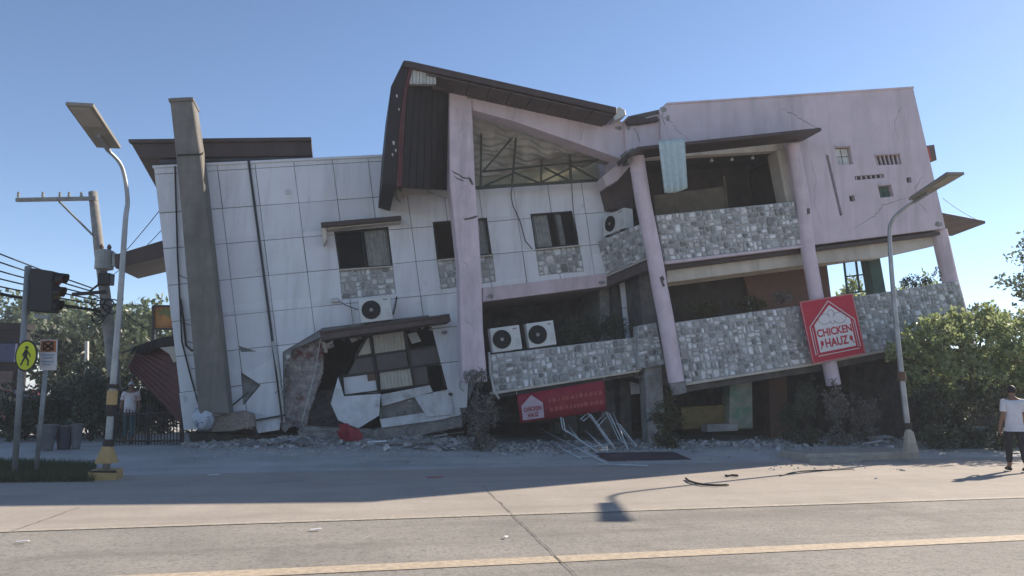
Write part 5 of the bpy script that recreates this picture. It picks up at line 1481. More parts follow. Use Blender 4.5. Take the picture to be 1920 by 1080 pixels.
# ------------------------------------------------------------------ fence, fallen gate, rubble at the left end
M_FENCE = surf('rusty_fence_steel', (0.045, 0.04, 0.04), (0.03, 0.026, 0.026), 0.7, 8.0)
fn = thing('steel_fence', gnd(P(270, 820, -2.6)), 'dark steel bar fence between the left lamp and the collapsed wall', 'fence')
fw = -2.5
for x in range(212, 346, 6):
    a, b = P(x, 838, fw), P(x + (x - 280) * -0.02, 768 + 4 * sin(x), fw)
    MB().bar(a, b, 0.025, 0.025).build('bar', M_FENCE, fn)
for y in (776, 828):
    MB().bar(P(210, y, fw + 0.03), P(344, y - 2, fw + 0.03), 0.04, 0.05).build('rail', M_FENCE, fn)
for x in (212, 278, 342):
    MB().bar(P(x, 842, fw), P(x, 756, fw), 0.07, 0.07).build('post', M_FENCE, fn)
gt = thing('fallen_roof_sheet', P(290, 790, -2.0), 'maroon sheet-metal roof panel fallen against the left end of the white wall', 'roof panel')
gq = [P(262, 646, -2.9), P(334, 660, -2.3), P(340, 796, -2.0), P(240, 690, -2.4)]
gd = (gq[1] - gq[0]).cross(gq[3] - gq[0]).normalized()
for i in range(9):
    s0, s1 = i / 9, (i + 1) / 9
    MB().prism([bil(gq, 0, 1 - s0).lerp(bil(gq, 1, 1 - s0), 0), bil(gq, 1, 1 - s0), bil(gq, 1, 1 - s1), bil(gq, 0, 1 - s1)], gd * (0.035 + 0.02 * (i % 2))).build('sheet', M_MAROON, gt, bevel=0.004)
tf = thing('torn_eave', P(300, 680, -2.6), 'torn dark eave end above the fallen maroon sheet', 'debris')
MB().face([(250, 652), (300, 634), (338, 628), (340, 646), (300, 652), (262, 664)], -2.4, -2.3, -3.2).build('board', M_DARKROOF, tf, bevel=0.01)
MB().face([(300, 652), (338, 648), (340, 676), (326, 680), (318, 664)], -2.3, -2.25, -2.5).build('torn_edge', M_CREAM, tf, bevel=0.01)
for k in range(5):
    MB().bar(P(252 + k * 9, 652 - k * 3, -2.3), P(246 + k * 9, 664 - k, -2.25), 0.05, 0.05).build('splinter', M_DARKROOF, tf)

# rubble chunks
M_RUB = surf('rubble_mix', (1, 1, 1), (0.7, 0.7, 0.7), 0.95, 8.0, 22, 0.6, rnd=[(0.45, 0.44, 0.42), (0.24, 0.235, 0.23), (0.66, 0.65, 0.63), (0.33, 0.3, 0.27), (0.5, 0.48, 0.46), (0.17, 0.165, 0.16)])
def chunk_mesh(name, seed):
    r = random.Random(seed)
    bm = bmesh.new()
    sx, sy, sz = r.uniform(0.6, 1), r.uniform(0.5, 0.9), r.uniform(0.25, 0.6)
    for _ in range(13):
        v = rvec(r); bm.verts.new((v.x * sx, v.y * sy, abs(v.z) * sz * 1.6 if v.z < 0 else v.z * sz))
    bmesh.ops.convex_hull(bm, input=bm.verts[:])
    me = bpy.data.meshes.new(name)
    for v in [v for v in bm.verts if not v.link_faces]: bm.verts.remove(v)
    bm.to_mesh(me); bm.free()
    z0 = min(v.co.z for v in me.vertices)
    for v in me.vertices: v.co.z -= z0
    me.materials.append(M_RUB)
    return me
CH = [chunk_mesh('rubble_chunk', 300 + i) for i in range(12)]
rr = random.Random(19)
def chunk(p, size, label, group, mesh=None, zoff=0.0):
    o = bpy.data.objects.new('rubble_chunk', mesh or rr.choice(CH))
    COL.objects.link(o)
    o.location = (p.x, p.y, ground_z(p) - size * 0.08 + zoff)
    o.rotation_euler = (rr.uniform(-.3, .3), rr.uniform(-.3, .3), rr.uniform(0, 6.28))
    o.scale = (size, size * rr.uniform(0.7, 1.1), size * rr.uniform(0.6, 1.1))
    tag(o, label, 'rubble', group)
def strew(n, x0, x1, y0, y1, s0, s1, label, group, pile=0.0):
    for k in range(n):
        chunk(PA(rr.uniform(x0, x1), rr.uniform(y0, y1)), rr.uniform(s0, s1) ** 1.0, label, group, zoff=rr.uniform(0, pile))
RG = 'rubble along the foot of the building'
strew(12, 350, 470, 822, 838, 0.07, 0.2, 'concrete chunk lying under the pylon and pebble-faced piece', RG, 0.05)
strew(16, 470, 560, 812, 838, 0.12, 0.36, 'concrete chunk heaped around the downpipe foot', RG, 0.15)
strew(18, 560, 650, 810, 838, 0.1, 0.34, 'concrete chunk between the downpipe foot and the red scrap', RG, 0.12)
strew(20, 680, 780, 818, 846, 0.09, 0.32, 'concrete chunk right of the red scrap below the base ledge', RG, 0.08)
strew(18, 780, 880, 816, 846, 0.08, 0.28, 'concrete chunk before the dry shrub and tall column', RG, 0.06)
strew(18, 930, 1060, 828, 852, 0.05, 0.13, 'small concrete chunk below the long red banner', RG, 0.03)
strew(12, 1180, 1330, 826, 852, 0.05, 0.14, 'small concrete chunk around the olive shrub and grey pillar', RG, 0.03)
strew(14, 1430, 1700, 826, 850, 0.05, 0.12, 'small concrete chunk lying below the red sign and right lamp', RG)
for x, y, s, lab in [(1366, 893, 0.06, 'dark lump on the sunlit shoulder right of the curved cable'), (1643, 897, 0.05, 'small dark lump on the shoulder below the right lamp'), (1692, 882, 0.09, 'flat dark lump on the shoulder just below the lamp island'), (760, 868, 0.16, 'low dark heap on the shaded forecourt left of centre'), (1368, 858, 0.1, 'low lump on the forecourt right of the fallen chairs')]:
    chunk(PA(x, y), s, lab, 'stray lumps on the pavement')
# small broken pieces heaped too thickly to count
hp_ = MB(); r3_ = random.Random(29)
def heap_piece(p, sz):
    vs = []
    sx, sy, sz2 = sz * r3_.uniform(.6, 1.2), sz * r3_.uniform(.5, 1), sz * r3_.uniform(.3, .8)
    a = r3_.uniform(0, 6.28); tl = Vector((r3_.uniform(-.5, .5), r3_.uniform(-.5, .5), 1)).normalized()
    ex_ = Vector((cos(a), sin(a), 0)); ex_ = (ex_ - tl * ex_.dot(tl)).normalized(); ey_ = tl.cross(ex_)
    k = len(hp_.v)
    for z_ in (-1, 1):
        for (x_, y_) in ((-1, -1), (1, -1), (1, 1), (-1, 1)):
            hp_.v.append(p + ex_ * sx * x_ * r3_.uniform(.6, 1.1) + ey_ * sy * y_ * r3_.uniform(.6, 1.1) + tl * sz2 * z_ * r3_.uniform(.7, 1.1))
    hp_.f += [[k, k + 3, k + 2, k + 1], [k + 4, k + 5, k + 6, k + 7], [k, k + 1, k + 5, k + 4], [k + 1, k + 2, k + 6, k + 5], [k + 2, k + 3, k + 7, k + 6], [k + 3, k, k + 4, k + 7]]
    hp_.mi += [0] * 6
for _ in range(1700):
    x = r3_.uniform(345, 900)
    hgt = 0.05 + 0.22 * max(0, 1 - abs(x - 555) / 70) + 0.16 * max(0, 1 - abs(x - 650) / 60) + 0.14 * max(0, 1 - abs(x - 790) / 90) + 0.08 * max(0, 1 - abs(x - 460) / 50)
    p = P(x, 836, WW + 0.15 + abs(r3_.gauss(0, 0.55)) - 0.15)
    d_ = abs((p - O).dot(N) - WW) / 1.2
    p.z = ground_z(p) + r3_.uniform(0, hgt) * max(0.1, 1 - d_)
    heap_piece(p, r3_.uniform(0.02, 0.12) * r3_.uniform(0.5, 1.1))
for _ in range(750):
    x = r3_.uniform(925, 1700)
    p = P(x, 830, r3_.gauss(0.1, 0.55)); p.z = ground_z(p) + r3_.uniform(0, 0.05)
    heap_piece(p, r3_.uniform(0.02, 0.075))
tag(hp_.build('rubble_heap', M_RUB), 'thick band of broken concrete and board bits along the foot of the building', 'rubble', kind='stuff')
# crumbs nobody could count
cr = MB(); r2_ = random.Random(23)
for _ in range(2600):
    z_ = r2_.random()
    if z_ < 0.6: x, y = r2_.uniform(340, 900), 836 + r2_.gauss(0, 9)
    elif z_ < 0.85: x, y = r2_.uniform(920, 1700), 838 + r2_.gauss(0, 10)
    elif z_ < 0.9: x, y = r2_.uniform(1440, 1720), 870 + r2_.gauss(0, 5)
    else: x, y = r2_.uniform(360, 900), 848 + r2_.gauss(0, 9)
    y = max(815, min(905, y))
    p = PA(x, y); s = r2_.uniform(0.008, 0.035)
    k = len(cr.v)
    a = r2_.uniform(0, 6.28)
    for i in range(3):
        cr.v.append(p + Vector((cos(a + i * 2.1) * s, sin(a + i * 2.1) * s, 0)))
    cr.v.append(p + Vector((r2_.uniform(-.3, .3) * s, r2_.uniform(-.3, .3) * s, s * r2_.uniform(0.5, 1.1))))
    cr.f += [[k, k + 1, k + 3], [k + 1, k + 2, k + 3], [k + 2, k, k + 3]]; cr.mi += [0] * 3
tag(cr.build('rubble_crumbs', M_RUB), 'scattered concrete crumbs along the foot of the building', 'rubble', kind='stuff')
# foundation beam under the lifted corner, coloured dark for the shade of the hollow
fb = MB()
fb.face([(344, 812), (480, 818), (560, 812), (560, 838), (350, 840)], -2.4, -3.0, -3.6)
tag(fb.build('foundation_beam', M_CONCD, bevel=0.02), 'broken foundation beam coloured dark to stand for the shaded hollow under the left corner of the white wall', 'beam')
# fallen piece of pebble-faced wall and a crumpled white sack
fc = thing('fallen_wall_piece', P(440, 810, -1.5), 'fallen chunk of pebble-faced wall at the foot of the pylon', 'wall piece')
fq = [(402, 783), (424, 775), (452, 770), (474, 776), (478, 800), (440, 808), (396, 810)]
MB().face(fq, -1.35, -1.35, -1.8).build('core', surf('pinkish_mortar', (0.30, 0.25, 0.22), (0.2, 0.17, 0.15), 0.95, 6, 25, 0.5), fc, bevel=0.02)
rp = random.Random(9)
pb = MB()
for _ in range(130):
    x, y = rp.uniform(404, 474), rp.uniform(780, 804)
    c = P(x, y, -1.35); s = rp.uniform(0.015, 0.032)
    pts = [c + E * s * cos(a) * rp.uniform(.8, 1.1) + UP * s * sin(a) * rp.uniform(.7, 1.1) for a in [2 * pi * i / 6 for i in range(6)]]
    k = len(pb.v)
    pb.v += pts + [c + N * s * 0.8]
    pb.f += [[k + i, k + (i + 1) % 6, k + 6] for i in range(6)]; pb.mi += [0] * 6
tag(pb.build('pebbles', surf('pebble', (1, 1, 1), (0.8, 0.8, 0.8), 0.8, 8, bump=0.2, rnd=[(0.38, 0.27, 0.22), (0.25, 0.2, 0.17), (0.48, 0.38, 0.32), (0.32, 0.26, 0.24)]), fc), kind='stuff')
def sack(c, rx, ry, rz, seed, mat, name, label, cat):
    r = random.Random(seed); n, m = 20, 12
    vs = []; fs = []
    for j in range(m + 1):
        th = pi * j / m
        for i in range(n):
            ph = 2 * pi * i / n
            k = 1 + 0.16 * sin(3 * ph + seed) * sin(2 * th) + 0.1 * sin(7 * ph + j) + 0.05 * r.uniform(-1, 1)
            vs.append(Vector(c) + Vector((rx * k * sin(th) * cos(ph), ry * k * sin(th) * sin(ph), rz * k * cos(th))))
    for j in range(m):
        for i in range(n): fs.append([j * n + i, j * n + (i + 1) % n, (j + 1) * n + (i + 1) % n, (j + 1) * n + i])
    return tag(MB().add(vs, fs).build(name, mat, smooth=True), label, cat)
M_SACK = surf('white_blue_plastic', (0.55, 0.58, 0.62), (0.42, 0.45, 0.5), 0.5, 6.0, bump=0.1, blotch=((0.06, 0.10, 0.22), 4.0, 0.55, 0.62))
sack(P(381, 785, -1.2), 0.26, 0.24, 0.26, 3, M_SACK, 'plastic_sack', 'crumpled white and blue plastic sack left of the pebble-faced chunk', 'sack')
M_REDSC = surf('torn_red_sheet', (0.34, 0.03, 0.045), (0.22, 0.02, 0.03), 0.6, 6, bump=0.2)
rs = thing('red_scrap', P(655, 815, -1.4), 'torn red sheet crumpled below the hanging white panel', 'debris')
for k, pts in enumerate([[(634, 796), (652, 794), (668, 812), (664, 826), (640, 822)], [(652, 800), (672, 804), (681, 818), (672, 832), (656, 826)], [(630, 806), (644, 812), (656, 830), (640, 828)]]):
    q = [P(x, y, -1.5 + 0.12 * k) for x, y in pts]
    c = sum(q, Vector()) / len(q)
    MB().prism([p + N * ((p.z - c.z) * (-0.8 + 0.7 * k)) for p in q], -N * 0.012).build('sheet', M_REDSC, rs)
# loose white boards and slabs on the rubble
def slab(name, label, cat, px, wid, ln, ang, tilt, mat, th=0.03, z=0.06):
    p = PA(*px); c = Vector((p.x, p.y, ground_z(p) + z))
    d = Vector((cos(ang), sin(ang), tilt)).normalized(); s = Vector((-sin(ang), cos(ang), 0.1)).normalized()
    u = d.cross(s).normalized()
    return tag(MB().box(c, d * ln / 2, s * wid / 2, u * th / 2).build(name, mat, bevel=0.006), label, cat)
slab('broken_board', 'pale green-white board lying left of the red scrap', 'board', (590, 826), 0.25, 0.75, 0.3, 0.25, M_BLIND, 0.03, 0.14)
slab('broken_board', 'pale board tipped over the rubble beside the downpipe foot', 'board', (556, 822), 0.3, 0.5, -0.4, 0.5, M_BLIND, 0.03, 0.18)
slab('broken_board', 'thin pale strip lying under the white base ledge', 'board', (760, 836), 0.12, 1.3, 0.25, 0.03, M_CONC, 0.05, 0.08)
slab('broken_board', 'long grey strip before the base ledge, near the dry shrub', 'board', (820, 842), 0.1, 1.0, 0.1, 0.02, M_CONC, 0.05, 0.05)
for k in range(9):
    o = slab('splintered_board', 'splintered grey board strewn in the rubble below the torn opening', 'board', (rr.uniform(575, 870), rr.uniform(818, 838)), rr.uniform(0.08, 0.2), rr.uniform(0.4, 0.95), rr.uniform(-0.5, 0.6), rr.uniform(-0.2, 0.35), [M_CONC, M_BLIND, M_WHITE][k % 3], 0.03, rr.uniform(0.06, 0.18))
    o['group'] = 'splintered boards in the rubble'
slab('broken_kerb', 'broken pale kerb slab lying left of the lamp island', 'slab', (1556, 866), 0.45, 1.25, 0.16, 0.0, M_CONCP, 0.12, 0.05)
slab('paper_scrap', 'white crumpled paper sheets left of the right lamp', 'paper', (1648, 828), 0.4, 0.75, 0.2, 0.1, M_SIGNW, 0.012, 0.12)
slab('paper_scrap', 'white folded scrap lying just below the paper sheets by the right lamp', 'paper', (1636, 836), 0.2, 0.55, -0.3, 0.2, M_SIGNW, 0.012, 0.1)
slab('paper_scrap', 'small white litter on the shaded forecourt left of centre', 'paper', (400, 892), 0.06, 0.22, 0.1, 0.05, M_SIGNW, 0.01, 0.02)
slab('paper_scrap', 'tiny pale litter on the road left of the long joint', 'paper', (592, 994), 0.05, 0.14, 0.4, 0.05, M_SIGNW, 0.008, 0.012)
slab('paper_scrap', 'tiny white litter on the road beside the long joint', 'paper', (948, 1008), 0.04, 0.07, 1.2, 0.05, M_SIGNW, 0.008, 0.012)
slab('paper_scrap', 'tiny pale litter near the left edge of the road', 'paper', (42, 1017), 0.04, 0.13, 0.2, 0.05, M_SIGNW, 0.008, 0.012)
slab('paper_scrap', 'small reddish scrap on the shaded forecourt, centre left', 'paper', (815, 896), 0.05, 0.3, 0.2, 0.02, M_FADED, 0.01, 0.016)
slab('flat_mat', 'dark mat lying flat beside the fallen white chairs', 'mat', (1205, 858), 1.0, 2.0, 0.22, 0.0, surf('dark_mat', (0.085, 0.06, 0.07), (0.05, 0.038, 0.044), 0.95, 3, blotch=((0.2, 0.195, 0.19), 2.5, 0.55, 0.75)), 0.02, 0.03)
# black cables on the sunlit shoulder
def gcable(pts, r, label):
    v = [PG(x, y, 0.012) for x, y in pts]
    for p in v: p.z = ground_z(p) + r
    sm = []
    for i in range(len(v) - 1):
        for k in range(5): sm.append(v[i].lerp(v[i + 1], k / 5))
    sm.append(v[-1])
    tag(MB().tube(sm, r, 6).build('loose_cable', M_CABLE, smooth=True), label, 'cable')
gcable([(1286, 899), (1292, 904), (1304, 908), (1320, 911), (1345, 912), (1366, 911)], 0.02, 'short black curved cable lying on the sunlit shoulder')
gcable([(1360, 894), (1372, 893), (1384, 894)], 0.022, 'small piece of dark cable right of the curved one')
gcable([(1462, 893), (1480, 889), (1496, 885), (1520, 884), (1560, 882), (1600, 880)], 0.014, 'long thin cable running along the shoulder towards the lamp island')

# ------------------------------------------------------------------ fallen white chairs
M_CHAIR = surf('white_tube_paint', (0.50, 0.54, 0.56), (0.4, 0.43, 0.45), 0.5, 4, bump=0)
def chair(label, poly, anchor, back=0.42, drift=0.05):
    Y0 = PA(*anchor).y
    f = PA(*anchor)
    t = thing('metal_chair', Vector((f.x, f.y, ground_z(f))), label, 'chair', 'overturned white metal chairs')
    A = [PY(x, y, Y0) for x, y in poly]
    A = [Vector((p.x, p.y, max(p.z, ground_z(p) + 0.02))) for p in A]
    Bk = [p + RM * back + RD * drift + UP * 0.03 for p in A]
    MB().tube(A, 0.017, 6).build('side_frame', M_CHAIR, t)
    MB().tube(Bk, 0.017, 6).build('side_frame', M_CHAIR, t)
    for i in range(len(A)):
        MB().tube([A[i], Bk[i]], 0.014, 6).build('stretcher', M_CHAIR, t)
    for i in range(len(A) - 1):
        if (A[i + 1] - A[i]).length > 0.5:
            for k in range(4):
                u = 0.12 + 0.08 * k
                MB().bar(A[i].lerp(A[i + 1], u), Bk[i].lerp(Bk[i + 1], u), 0.035, 0.012).build('seat_slat', M_CHAIR, t)
chair('overturned white tube chair nearest the red banner, left of the heap', [(1056, 786), (1060, 808), (1072, 814), (1118, 846)], (1118, 848))
chair('overturned white tube chair in the middle of the chair heap', [(1094, 789), (1108, 778), (1154, 842)], (1154, 844))
chair('white tube chair tipped over at the right of the heap', [(1122, 798), (1143, 776), (1168, 830), (1193, 836), (1162, 796)], (1180, 842))
def loose_pole(label, a, b, za, zb):
    p, q_ = PA(*a), PA(*b)
    p.z = ground_z(p) + za; q_.z = ground_z(q_) + zb
    tag(MB().tube([p, q_], 0.02, 6).build('loose_pole', M_CHAIR, smooth=True), label, 'pole', 'loose white poles')
loose_pole('long white pole slanting forward from the chair heap', (1012, 822), (1142, 873), 0.3, 0.02)
loose_pole('shorter white pole lying beside the long slanting one', (1060, 826), (1120, 850), 0.25, 0.02)
loose_pole('white pole lying flat along the front of the dark mat', (1120, 872), (1215, 875), 0.02, 0.02)
loose_pole('steep white pole leaning above the chair heap', (1150, 832), (1178, 846), 0.85, 0.02)

loose_pole('thin white rod lying low left of the long slanting pole', (1030, 836), (1090, 862), 0.1, 0.02)
loose_pole('thin white rod crossing under the overturned chairs', (1075, 846), (1165, 838), 0.05, 0.12)
loose_pole('thin white rod lying flat between the chairs and the mat', (1085, 858), (1150, 856), 0.02, 0.02)
loose_pole('short white rod propped on the middle chair', (1098, 836), (1140, 850), 0.4, 0.02)
loose_pole('short white rod sticking up behind the heap under the banner', (1066, 830), (1092, 836), 0.45, 0.05)
# ------------------------------------------------------------------ drum under the bush
M_DRUM = surf('blue_green_plastic', (0.07, 0.12, 0.125), (0.05, 0.09, 0.095), 0.5, 4.0)
p = PG(1831, 833, 0.2); p.z = ground_z(p)
dr = thing('plastic_drum', p, 'dull blue-green plastic tub standing under the right bush', 'tub')
MB().tube([p, p + UP * 0.05, p + UP * 0.5, p + UP * 0.54], [0.20, 0.225, 0.29, 0.305], 20).build('body', M_DRUM, dr, smooth=False)
MB().tube([p + UP * 0.5, p + UP * 0.55], [0.32, 0.32], 20).build('rim', M_DRUM, dr)
MB().tube([p + UP * 0.50, p + UP * 0.56], [0.275, 0.27], 16).build('soil', M_SOIL, dr)
plant('tub_plant', 'sparse plant growing out of the blue-green tub', 'plant', p + UP * 0.52, [(p + UP * 0.9, (0.28, 0.25, 0.3), 1)], 180, 0.14, 0.05, M_LEAFD, 91, trunk_r=0.015)

# ------------------------------------------------------------------ car at the left edge, pots
M_CARR = surf('red_car_paint', (0.30, 0.03, 0.025), None, 0.25, bump=0, spec=0.6)
cp = PY(-14, 795, 24.0); cp.z = 0.23
car = thing('parked_car', cp, 'red car parked at the left edge behind the signal post', 'car')
def carp(x, y, z): return cp + Vector((x, y, z))
prof = [(-2.1, 0.3), (-2.15, 0.75), (-1.3, 0.95), (-0.6, 1.42), (0.9, 1.42), (1.6, 0.98), (2.0, 0.85), (2.05, 0.35), (1.9, 0.25), (-2.0, 0.25)]
cb = MB().prism([carp(x, -0.8, z) for x, z in prof], Vector((0, 1.6, 0)))
cb.build('body', M_CARR, car, bevel=0.06)
for y in (-0.81, 0.81):
    MB().prism([carp(x, y, z) for x, z in [(-1.1, 0.98), (-0.52, 1.36), (0.1, 1.36), (0.1, 0.98)]], Vector((0, 0.012 if y < 0 else -0.012, 0))).build('window', M_GLASS, car)
    MB().prism([carp(x, y, z) for x, z in [(0.18, 0.98), (0.18, 1.36), (0.84, 1.36), (1.4, 1.0)]], Vector((0, 0.012 if y < 0 else -0.012, 0))).build('window', M_GLASS, car)
    for x in (-1.35, 1.3):
        wh = MB().disc(carp(x, y, 0.31), Vector((1, 0, 0)), UP, 0.31, Vector((0, 0.2 if y < 0 else -0.2, 0)), 20).build('wheel', M_BLACK, car)
        MB().disc(carp(x, y * 1.01, 0.31), Vector((1, 0, 0)), UP, 0.18, Vector((0, 0.02, 0)), 12).build('rim', M_POLE, wh)
MB().box(carp(2.0, -0.55, 0.72), (0.06, 0, 0), (0, 0.16, 0), (0, 0, 0.08)).build('headlight', M_SIGNW, car, bevel=0.02)
MB().box(carp(2.0, 0.55, 0.72), (0.06, 0, 0), (0, 0.16, 0), (0, 0, 0.08)).build('headlight', M_SIGNW, car, bevel=0.02)
def pot(label, px, d, r, h, mat):
    p = PY(px[0], px[1], d); p.z = ground_z(p)
    t = thing('plant_pot', p, label, 'plant pot', 'plant pots behind the signs')
    MB().tube([p, p + UP * h, p + UP * (h + 0.01)], [r * 0.7, r, r * 1.08], 16).build('pot', mat, t)
    MB().tube([p + UP * h, p + UP * (h + 0.05)], [r * 1.1, r * 1.1], 16).build('rim', mat, t)
    MB().tube([p + UP * (h - 0.02), p + UP * (h + 0.06)], [r * 0.9, r * 0.86], 12).build('soil', M_SOIL, t)
M_POTG = surf('pale_concrete_pot', (0.15, 0.155, 0.16), (0.10, 0.105, 0.11), 0.9, 4)
pot('large pale concrete pot behind the parking sign post', (84, 858), 18.5, 0.22, 0.55, M_POTG)
pot('dark blue pot right of the pale concrete pot', (118, 858), 18.8, 0.2, 0.5, surf('dark_blue_pot', (0.05, 0.06, 0.08), None, 0.5, 3))
pot('slim pale pot next to the dark blue pot', (141, 855), 18.8, 0.13, 0.55, M_POTG)
wp = tag(MB().bar(PY(163, 640, 27), PY(162, 745, 27), 0.1, 0.1).build('white_post', M_PVC), 'thin white post standing among the shrubs left of the utility pole', 'post')

# ------------------------------------------------------------------ people
M_SKIN = surf('skin', (0.22, 0.125, 0.085), (0.2, 0.11, 0.075), 0.6, 5, bump=0, spec=0.3)
M_HAIR = surf('black_hair', (0.012, 0.010, 0.010), None, 0.6, 30, bump=0.2)
def skin_mesh(name, verts, edges, rad, mat, parent, origin, root=0, sub=2):
    me = bpy.data.meshes.new(name)
    me.from_pydata([tuple(Vector(v)) for v in verts], edges, [])
    me.materials.append(mat)
    o = bpy.data.objects.new(name, me)
    COL.objects.link(o)
    o.parent = parent
    o.location = (0, 0, 0)
    bpy.context.view_layer.objects.active = o
    m = o.modifiers.new('skin', 'SKIN')
    m.use_smooth_shade = True
    lay = me.skin_vertices[0] if me.skin_vertices else None
    if lay is None:
        bm = bmesh.new(); bm.from_mesh(me); bm.verts.layers.skin.verify(); bm.to_mesh(me); bm.free()
        lay = me.skin_vertices[0]
    for i, r in enumerate(rad):
        lay.data[i].radius = r if isinstance(r, tuple) else (r, r)
        lay.data[i].use_root = (i == root)
    s = o.modifiers.new('sub', 'SUBSURF'); s.levels = sub; s.render_levels = sub
    return o
def person(label, foot, face, shirt, trousers, stride=0.12, cap=None, arm=0.0, h=1.66):
    t = thing('person', foot, label, 'person')
    t.rotation_euler = (0, 0, face)
    k = h / 1.7
    def S_(v): return (v[0] * k, v[1] * k, v[2] * k)
    # joints: figure faces -Y
    V = [(0, 0, 0.95), (0, 0.005, 1.12), (0, 0.01, 1.30), (0, 0.01, 1.42), (0, 0, 1.50), (0, -0.012, 1.58), (0, -0.012, 1.64),
         (0.17, 0.01, 1.40), (0.22, 0.03 + arm * 0.1, 1.13), (0.23, -0.06 - arm * .1, 0.90), (0.23, -0.085 - arm * .12, 0.82),
         (-0.17, 0.01, 1.40), (-0.22, 0.03 - arm * 0.1, 1.13), (-0.23, -0.06 + arm * .15, 0.90), (-0.23, -0.085 + arm * .2, 0.82),
         (0.09, 0.0, 0.90), (0.10, -stride * 0.45, 0.50), (0.10, -stride * 0.7, 0.09), (0.105, -stride * 0.7 - 0.13, 0.035),
         (-0.09, 0.0, 0.90), (-0.10, stride * 0.3, 0.50), (-0.10, stride * 0.9, 0.10), (-0.105, stride * 0.9 - 0.12, 0.035)]
    Ed = [(0, 1), (1, 2), (2, 3), (3, 4), (4, 5), (5, 6), (3, 7), (7, 8), (8, 9), (9, 10), (3, 11), (11, 12), (12, 13), (13, 14), (0, 15), (15, 16), (16, 17), (17, 18), (0, 19), (19, 20), (20, 21), (21, 22)]
    Rd = [(0.14, 0.10), (0.125, 0.09), (0.15, 0.10), (0.10, 0.075), 0.05, (0.075, 0.09), (0.062, 0.078), 0.055, 0.042, 0.032, (0.028, 0.02), 0.055, 0.042, 0.032, (0.028, 0.02),
          0.085, 0.058, 0.042, 0.035, 0.085, 0.058, 0.042, 0.035]
    # fingers: four and a thumb on each hand, slightly curled
    for side, hnd in ((1, 10), (-1, 14)):
        hx, hy, hz = V[hnd]
        for f in range(4):
            fx = hx + side * 0.004; fy = hy - 0.03 + 0.02 * f
            a = len(V)
            ln = [0.075, 0.085, 0.08, 0.065][f]
            V += [(fx, fy, hz - 0.03), (fx - side * 0.01, fy, hz - 0.03 - ln * 0.6), (fx - side * 0.025, fy, hz - 0.03 - ln)]
            Ed += [(hnd, a), (a, a + 1), (a + 1, a + 2)]
            Rd += [0.010, 0.009, 0.0075]
        a = len(V)
        V += [(hx - side * 0.01, hy - 0.045, hz + 0.0), (hx - side * 0.02, hy - 0.06, hz - 0.04)]
        Ed += [(hnd, a), (a, a + 1)]; Rd += [0.011, 0.009]
    def sc_r(r, f=1.0, ad=0.0):
        return tuple((x * f + ad) * k for x in r) if isinstance(r, tuple) else (r * f + ad) * k
    body = skin_mesh('body', [S_(v) for v in V], Ed, [sc_r(r) for r in Rd], M_SKIN, t, foot)
    # shirt and trousers follow the same joints, a little wider
    si = [0, 1, 2, 3, 7, 11]
    def mid(a, b, f): return tuple(V[a][i] + (V[b][i] - V[a][i]) * f for i in range(3))
    SV = [V[0], V[1], V[2], (V[3][0], V[3][1], V[3][2] + 0.005), V[7], mid(7, 8, 0.5), mid(7, 8, 0.85), V[11], mid(11, 12, 0.5), mid(11, 12, 0.85), (0, 0, 0.86)]
    SE = [(10, 0), (0, 1), (1, 2), (2, 3), (3, 4), (4, 5), (5, 6), (3, 7), (7, 8), (8, 9)]
    SR = [(0.175, 0.13), (0.17, 0.125), (0.18, 0.13), (0.115, 0.09), 0.075, 0.068, 0.066, 0.075, 0.068, 0.066, (0.175, 0.13)]
    skin_mesh('shirt', [S_(v) for v in SV], SE, [sc_r(r) for r in SR], shirt, t, foot)
    TV = [(0, 0, 0.97), (0, 0, 0.90), V[15], V[16], mid(16, 17, 0.85), V[19], V[20], mid(20, 21, 0.85)]
    TE = [(0, 1), (1, 2), (2, 3), (3, 4), (1, 5), (5, 6), (6, 7)]
    TR = [(0.15, 0.11), (0.15, 0.115), 0.098, 0.072, 0.06, 0.098, 0.072, 0.06]
    skin_mesh('trousers', [S_(v) for v in TV], TE, [sc_r(r) for r in TR], trousers, t, foot)
    for a, b in ((17, 18), (21, 22)):
        p0, p1 = V[a], V[b]
        skin_mesh('shoe', [S_((p0[0], p0[1] + 0.05, 0.04)), S_((p0[0], p0[1] - 0.04, 0.05)), S_((p1[0], p1[1] - 0.03, 0.035))], [(0, 1), (1, 2)], [sc_r(0.042), sc_r((0.045, 0.045)), sc_r((0.045, 0.03))], M_BLACK, t, foot)
    # head details
    hc = Vector(S_((0, -0.012, 1.615)))
    hb = MB()
    n, m = 18, 10; vs = []; fs = []
    for j in range(m + 1):
        th = pi * 0.62 * j / m
        for i in range(n):
            ph = 2 * pi * i / n
            front = max(0, -sin(ph))
            lim = th * (1 - 0.35 * front)
            vs.append(Vector((0.083 * sin(lim) * cos(ph), 0.102 * sin(lim) * sin(ph) + 0.012, 0.112 * cos(lim) + 0.0)) * k)
    for j in range(m):
        for i in range(n): fs.append([j * n + i, j * n + (i + 1) % n, (j + 1) * n + (i + 1) % n, (j + 1) * n + i])
    me = bpy.data.meshes.new('hair'); me.from_pydata([tuple(v + hc) for v in vs], [], fs); me.materials.append(cap or M_HAIR)
    ho = bpy.data.objects.new('hair' if not cap else 'cap', me); COL.objects.link(ho); ho.parent = t
    for p in me.polygons: p.use_smooth = True
    def small(name, pts, r, mat):
        mb = MB().tube([Vector(p) * k for p in pts], [x * k for x in r], 8)
        me = bpy.data.meshes.new(name); me.from_pydata([tuple(v) for v in mb.v], [], mb.f); me.materials.append(mat)
        o = bpy.data.objects.new(name, me); COL.objects.link(o); o.parent = t
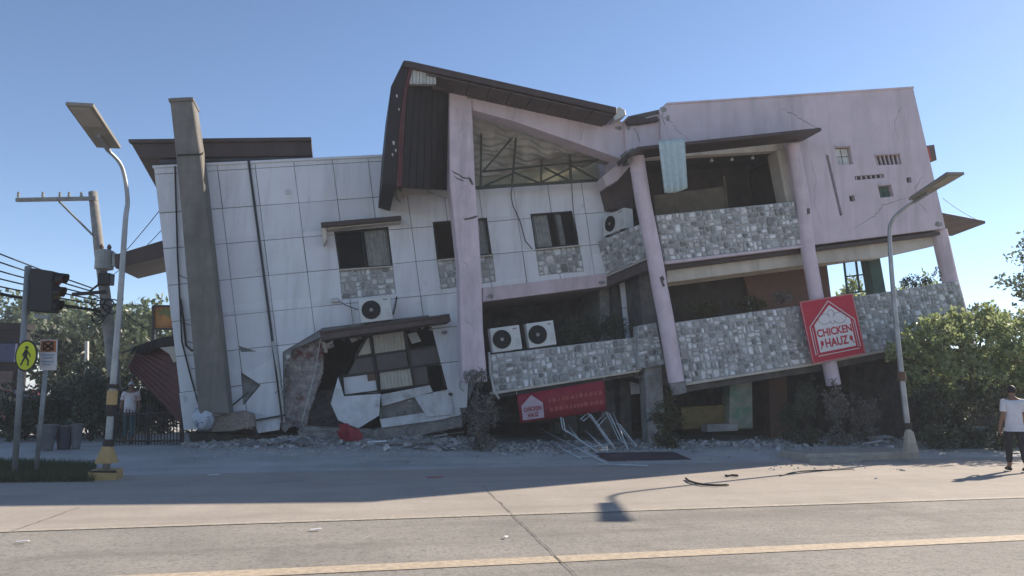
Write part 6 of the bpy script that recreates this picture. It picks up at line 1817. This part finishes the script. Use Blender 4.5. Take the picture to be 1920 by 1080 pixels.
    for s in (-1, 1):
        small('ear', [(0.083 * s, 0.0, 1.585), (0.092 * s, 0.006, 1.605), (0.088 * s, 0.008, 1.625)], [0.008, 0.014, 0.008], M_SKIN)
        small('eye', [(0.03 * s, -0.098, 1.607), (0.03 * s, -0.104, 1.607)], [0.011, 0.006], M_BLACK)
    small('nose', [(0, -0.098, 1.605), (0, -0.118, 1.575), (0, -0.10, 1.568)], [0.007, 0.013, 0.008], M_SKIN)
    small('mouth', [(-0.022, -0.098, 1.548), (0, -0.104, 1.546), (0.022, -0.098, 1.548)], [0.004, 0.006, 0.004], surf('lips', (0.16, 0.06, 0.05), None, 0.5, bump=0))
    return t
M_SHIRTW = surf('white_shirt', (0.62, 0.62, 0.66), (0.54, 0.54, 0.58), 0.9, 6, 30, 0.15)
M_JEANS = surf('dark_trousers', (0.025, 0.026, 0.032), None, 0.9, 8)
pf = PG(1909, 884, 0.012)
person('person in white shirt and dark trousers walking away at the right edge', pf, radians(172), M_SHIRTW, M_JEANS, 0.16, None, 0.2, 1.70)
pf2 = P(240, 822, -3.0); pf2.z = 0.24
person('person in pale top and teal trousers standing behind the steel fence at left', pf2, radians(20), surf('pale_red_top', (0.65, 0.62, 0.62), (0.5, 0.16, 0.13), 0.9, 7, contrast=(0.3, 0.5)), surf('teal_trousers', (0.05, 0.19, 0.22), None, 0.9, 6), 0.05, surf('white_cap', (0.55, 0.56, 0.58), None, 0.8, 5), 0.0, 1.62)

# ------------------------------------------------------------------ thin haze in the air
hz = bpy.data.materials.new('thin_haze'); hz.use_nodes = True
hz.node_tree.nodes.remove(hz.node_tree.nodes['Principled BSDF'])
pv = hz.node_tree.nodes.new('ShaderNodeVolumePrincipled')
pv.inputs['Color'].default_value = (0.93, 0.96, 1.0, 1)
pv.inputs['Density'].default_value = 0.0015
pv.inputs['Anisotropy'].default_value = 0.0
hz.node_tree.links.new(pv.outputs[0], hz.node_tree.nodes['Material Output'].inputs['Volume'])
tag(MB().box((0, 500, 5.5), (730, 0, 0), (0, 730, 0), (0, 0, 6.7)).build('haze', hz), 'thin pale haze filling the air of the street', kind='stuff')
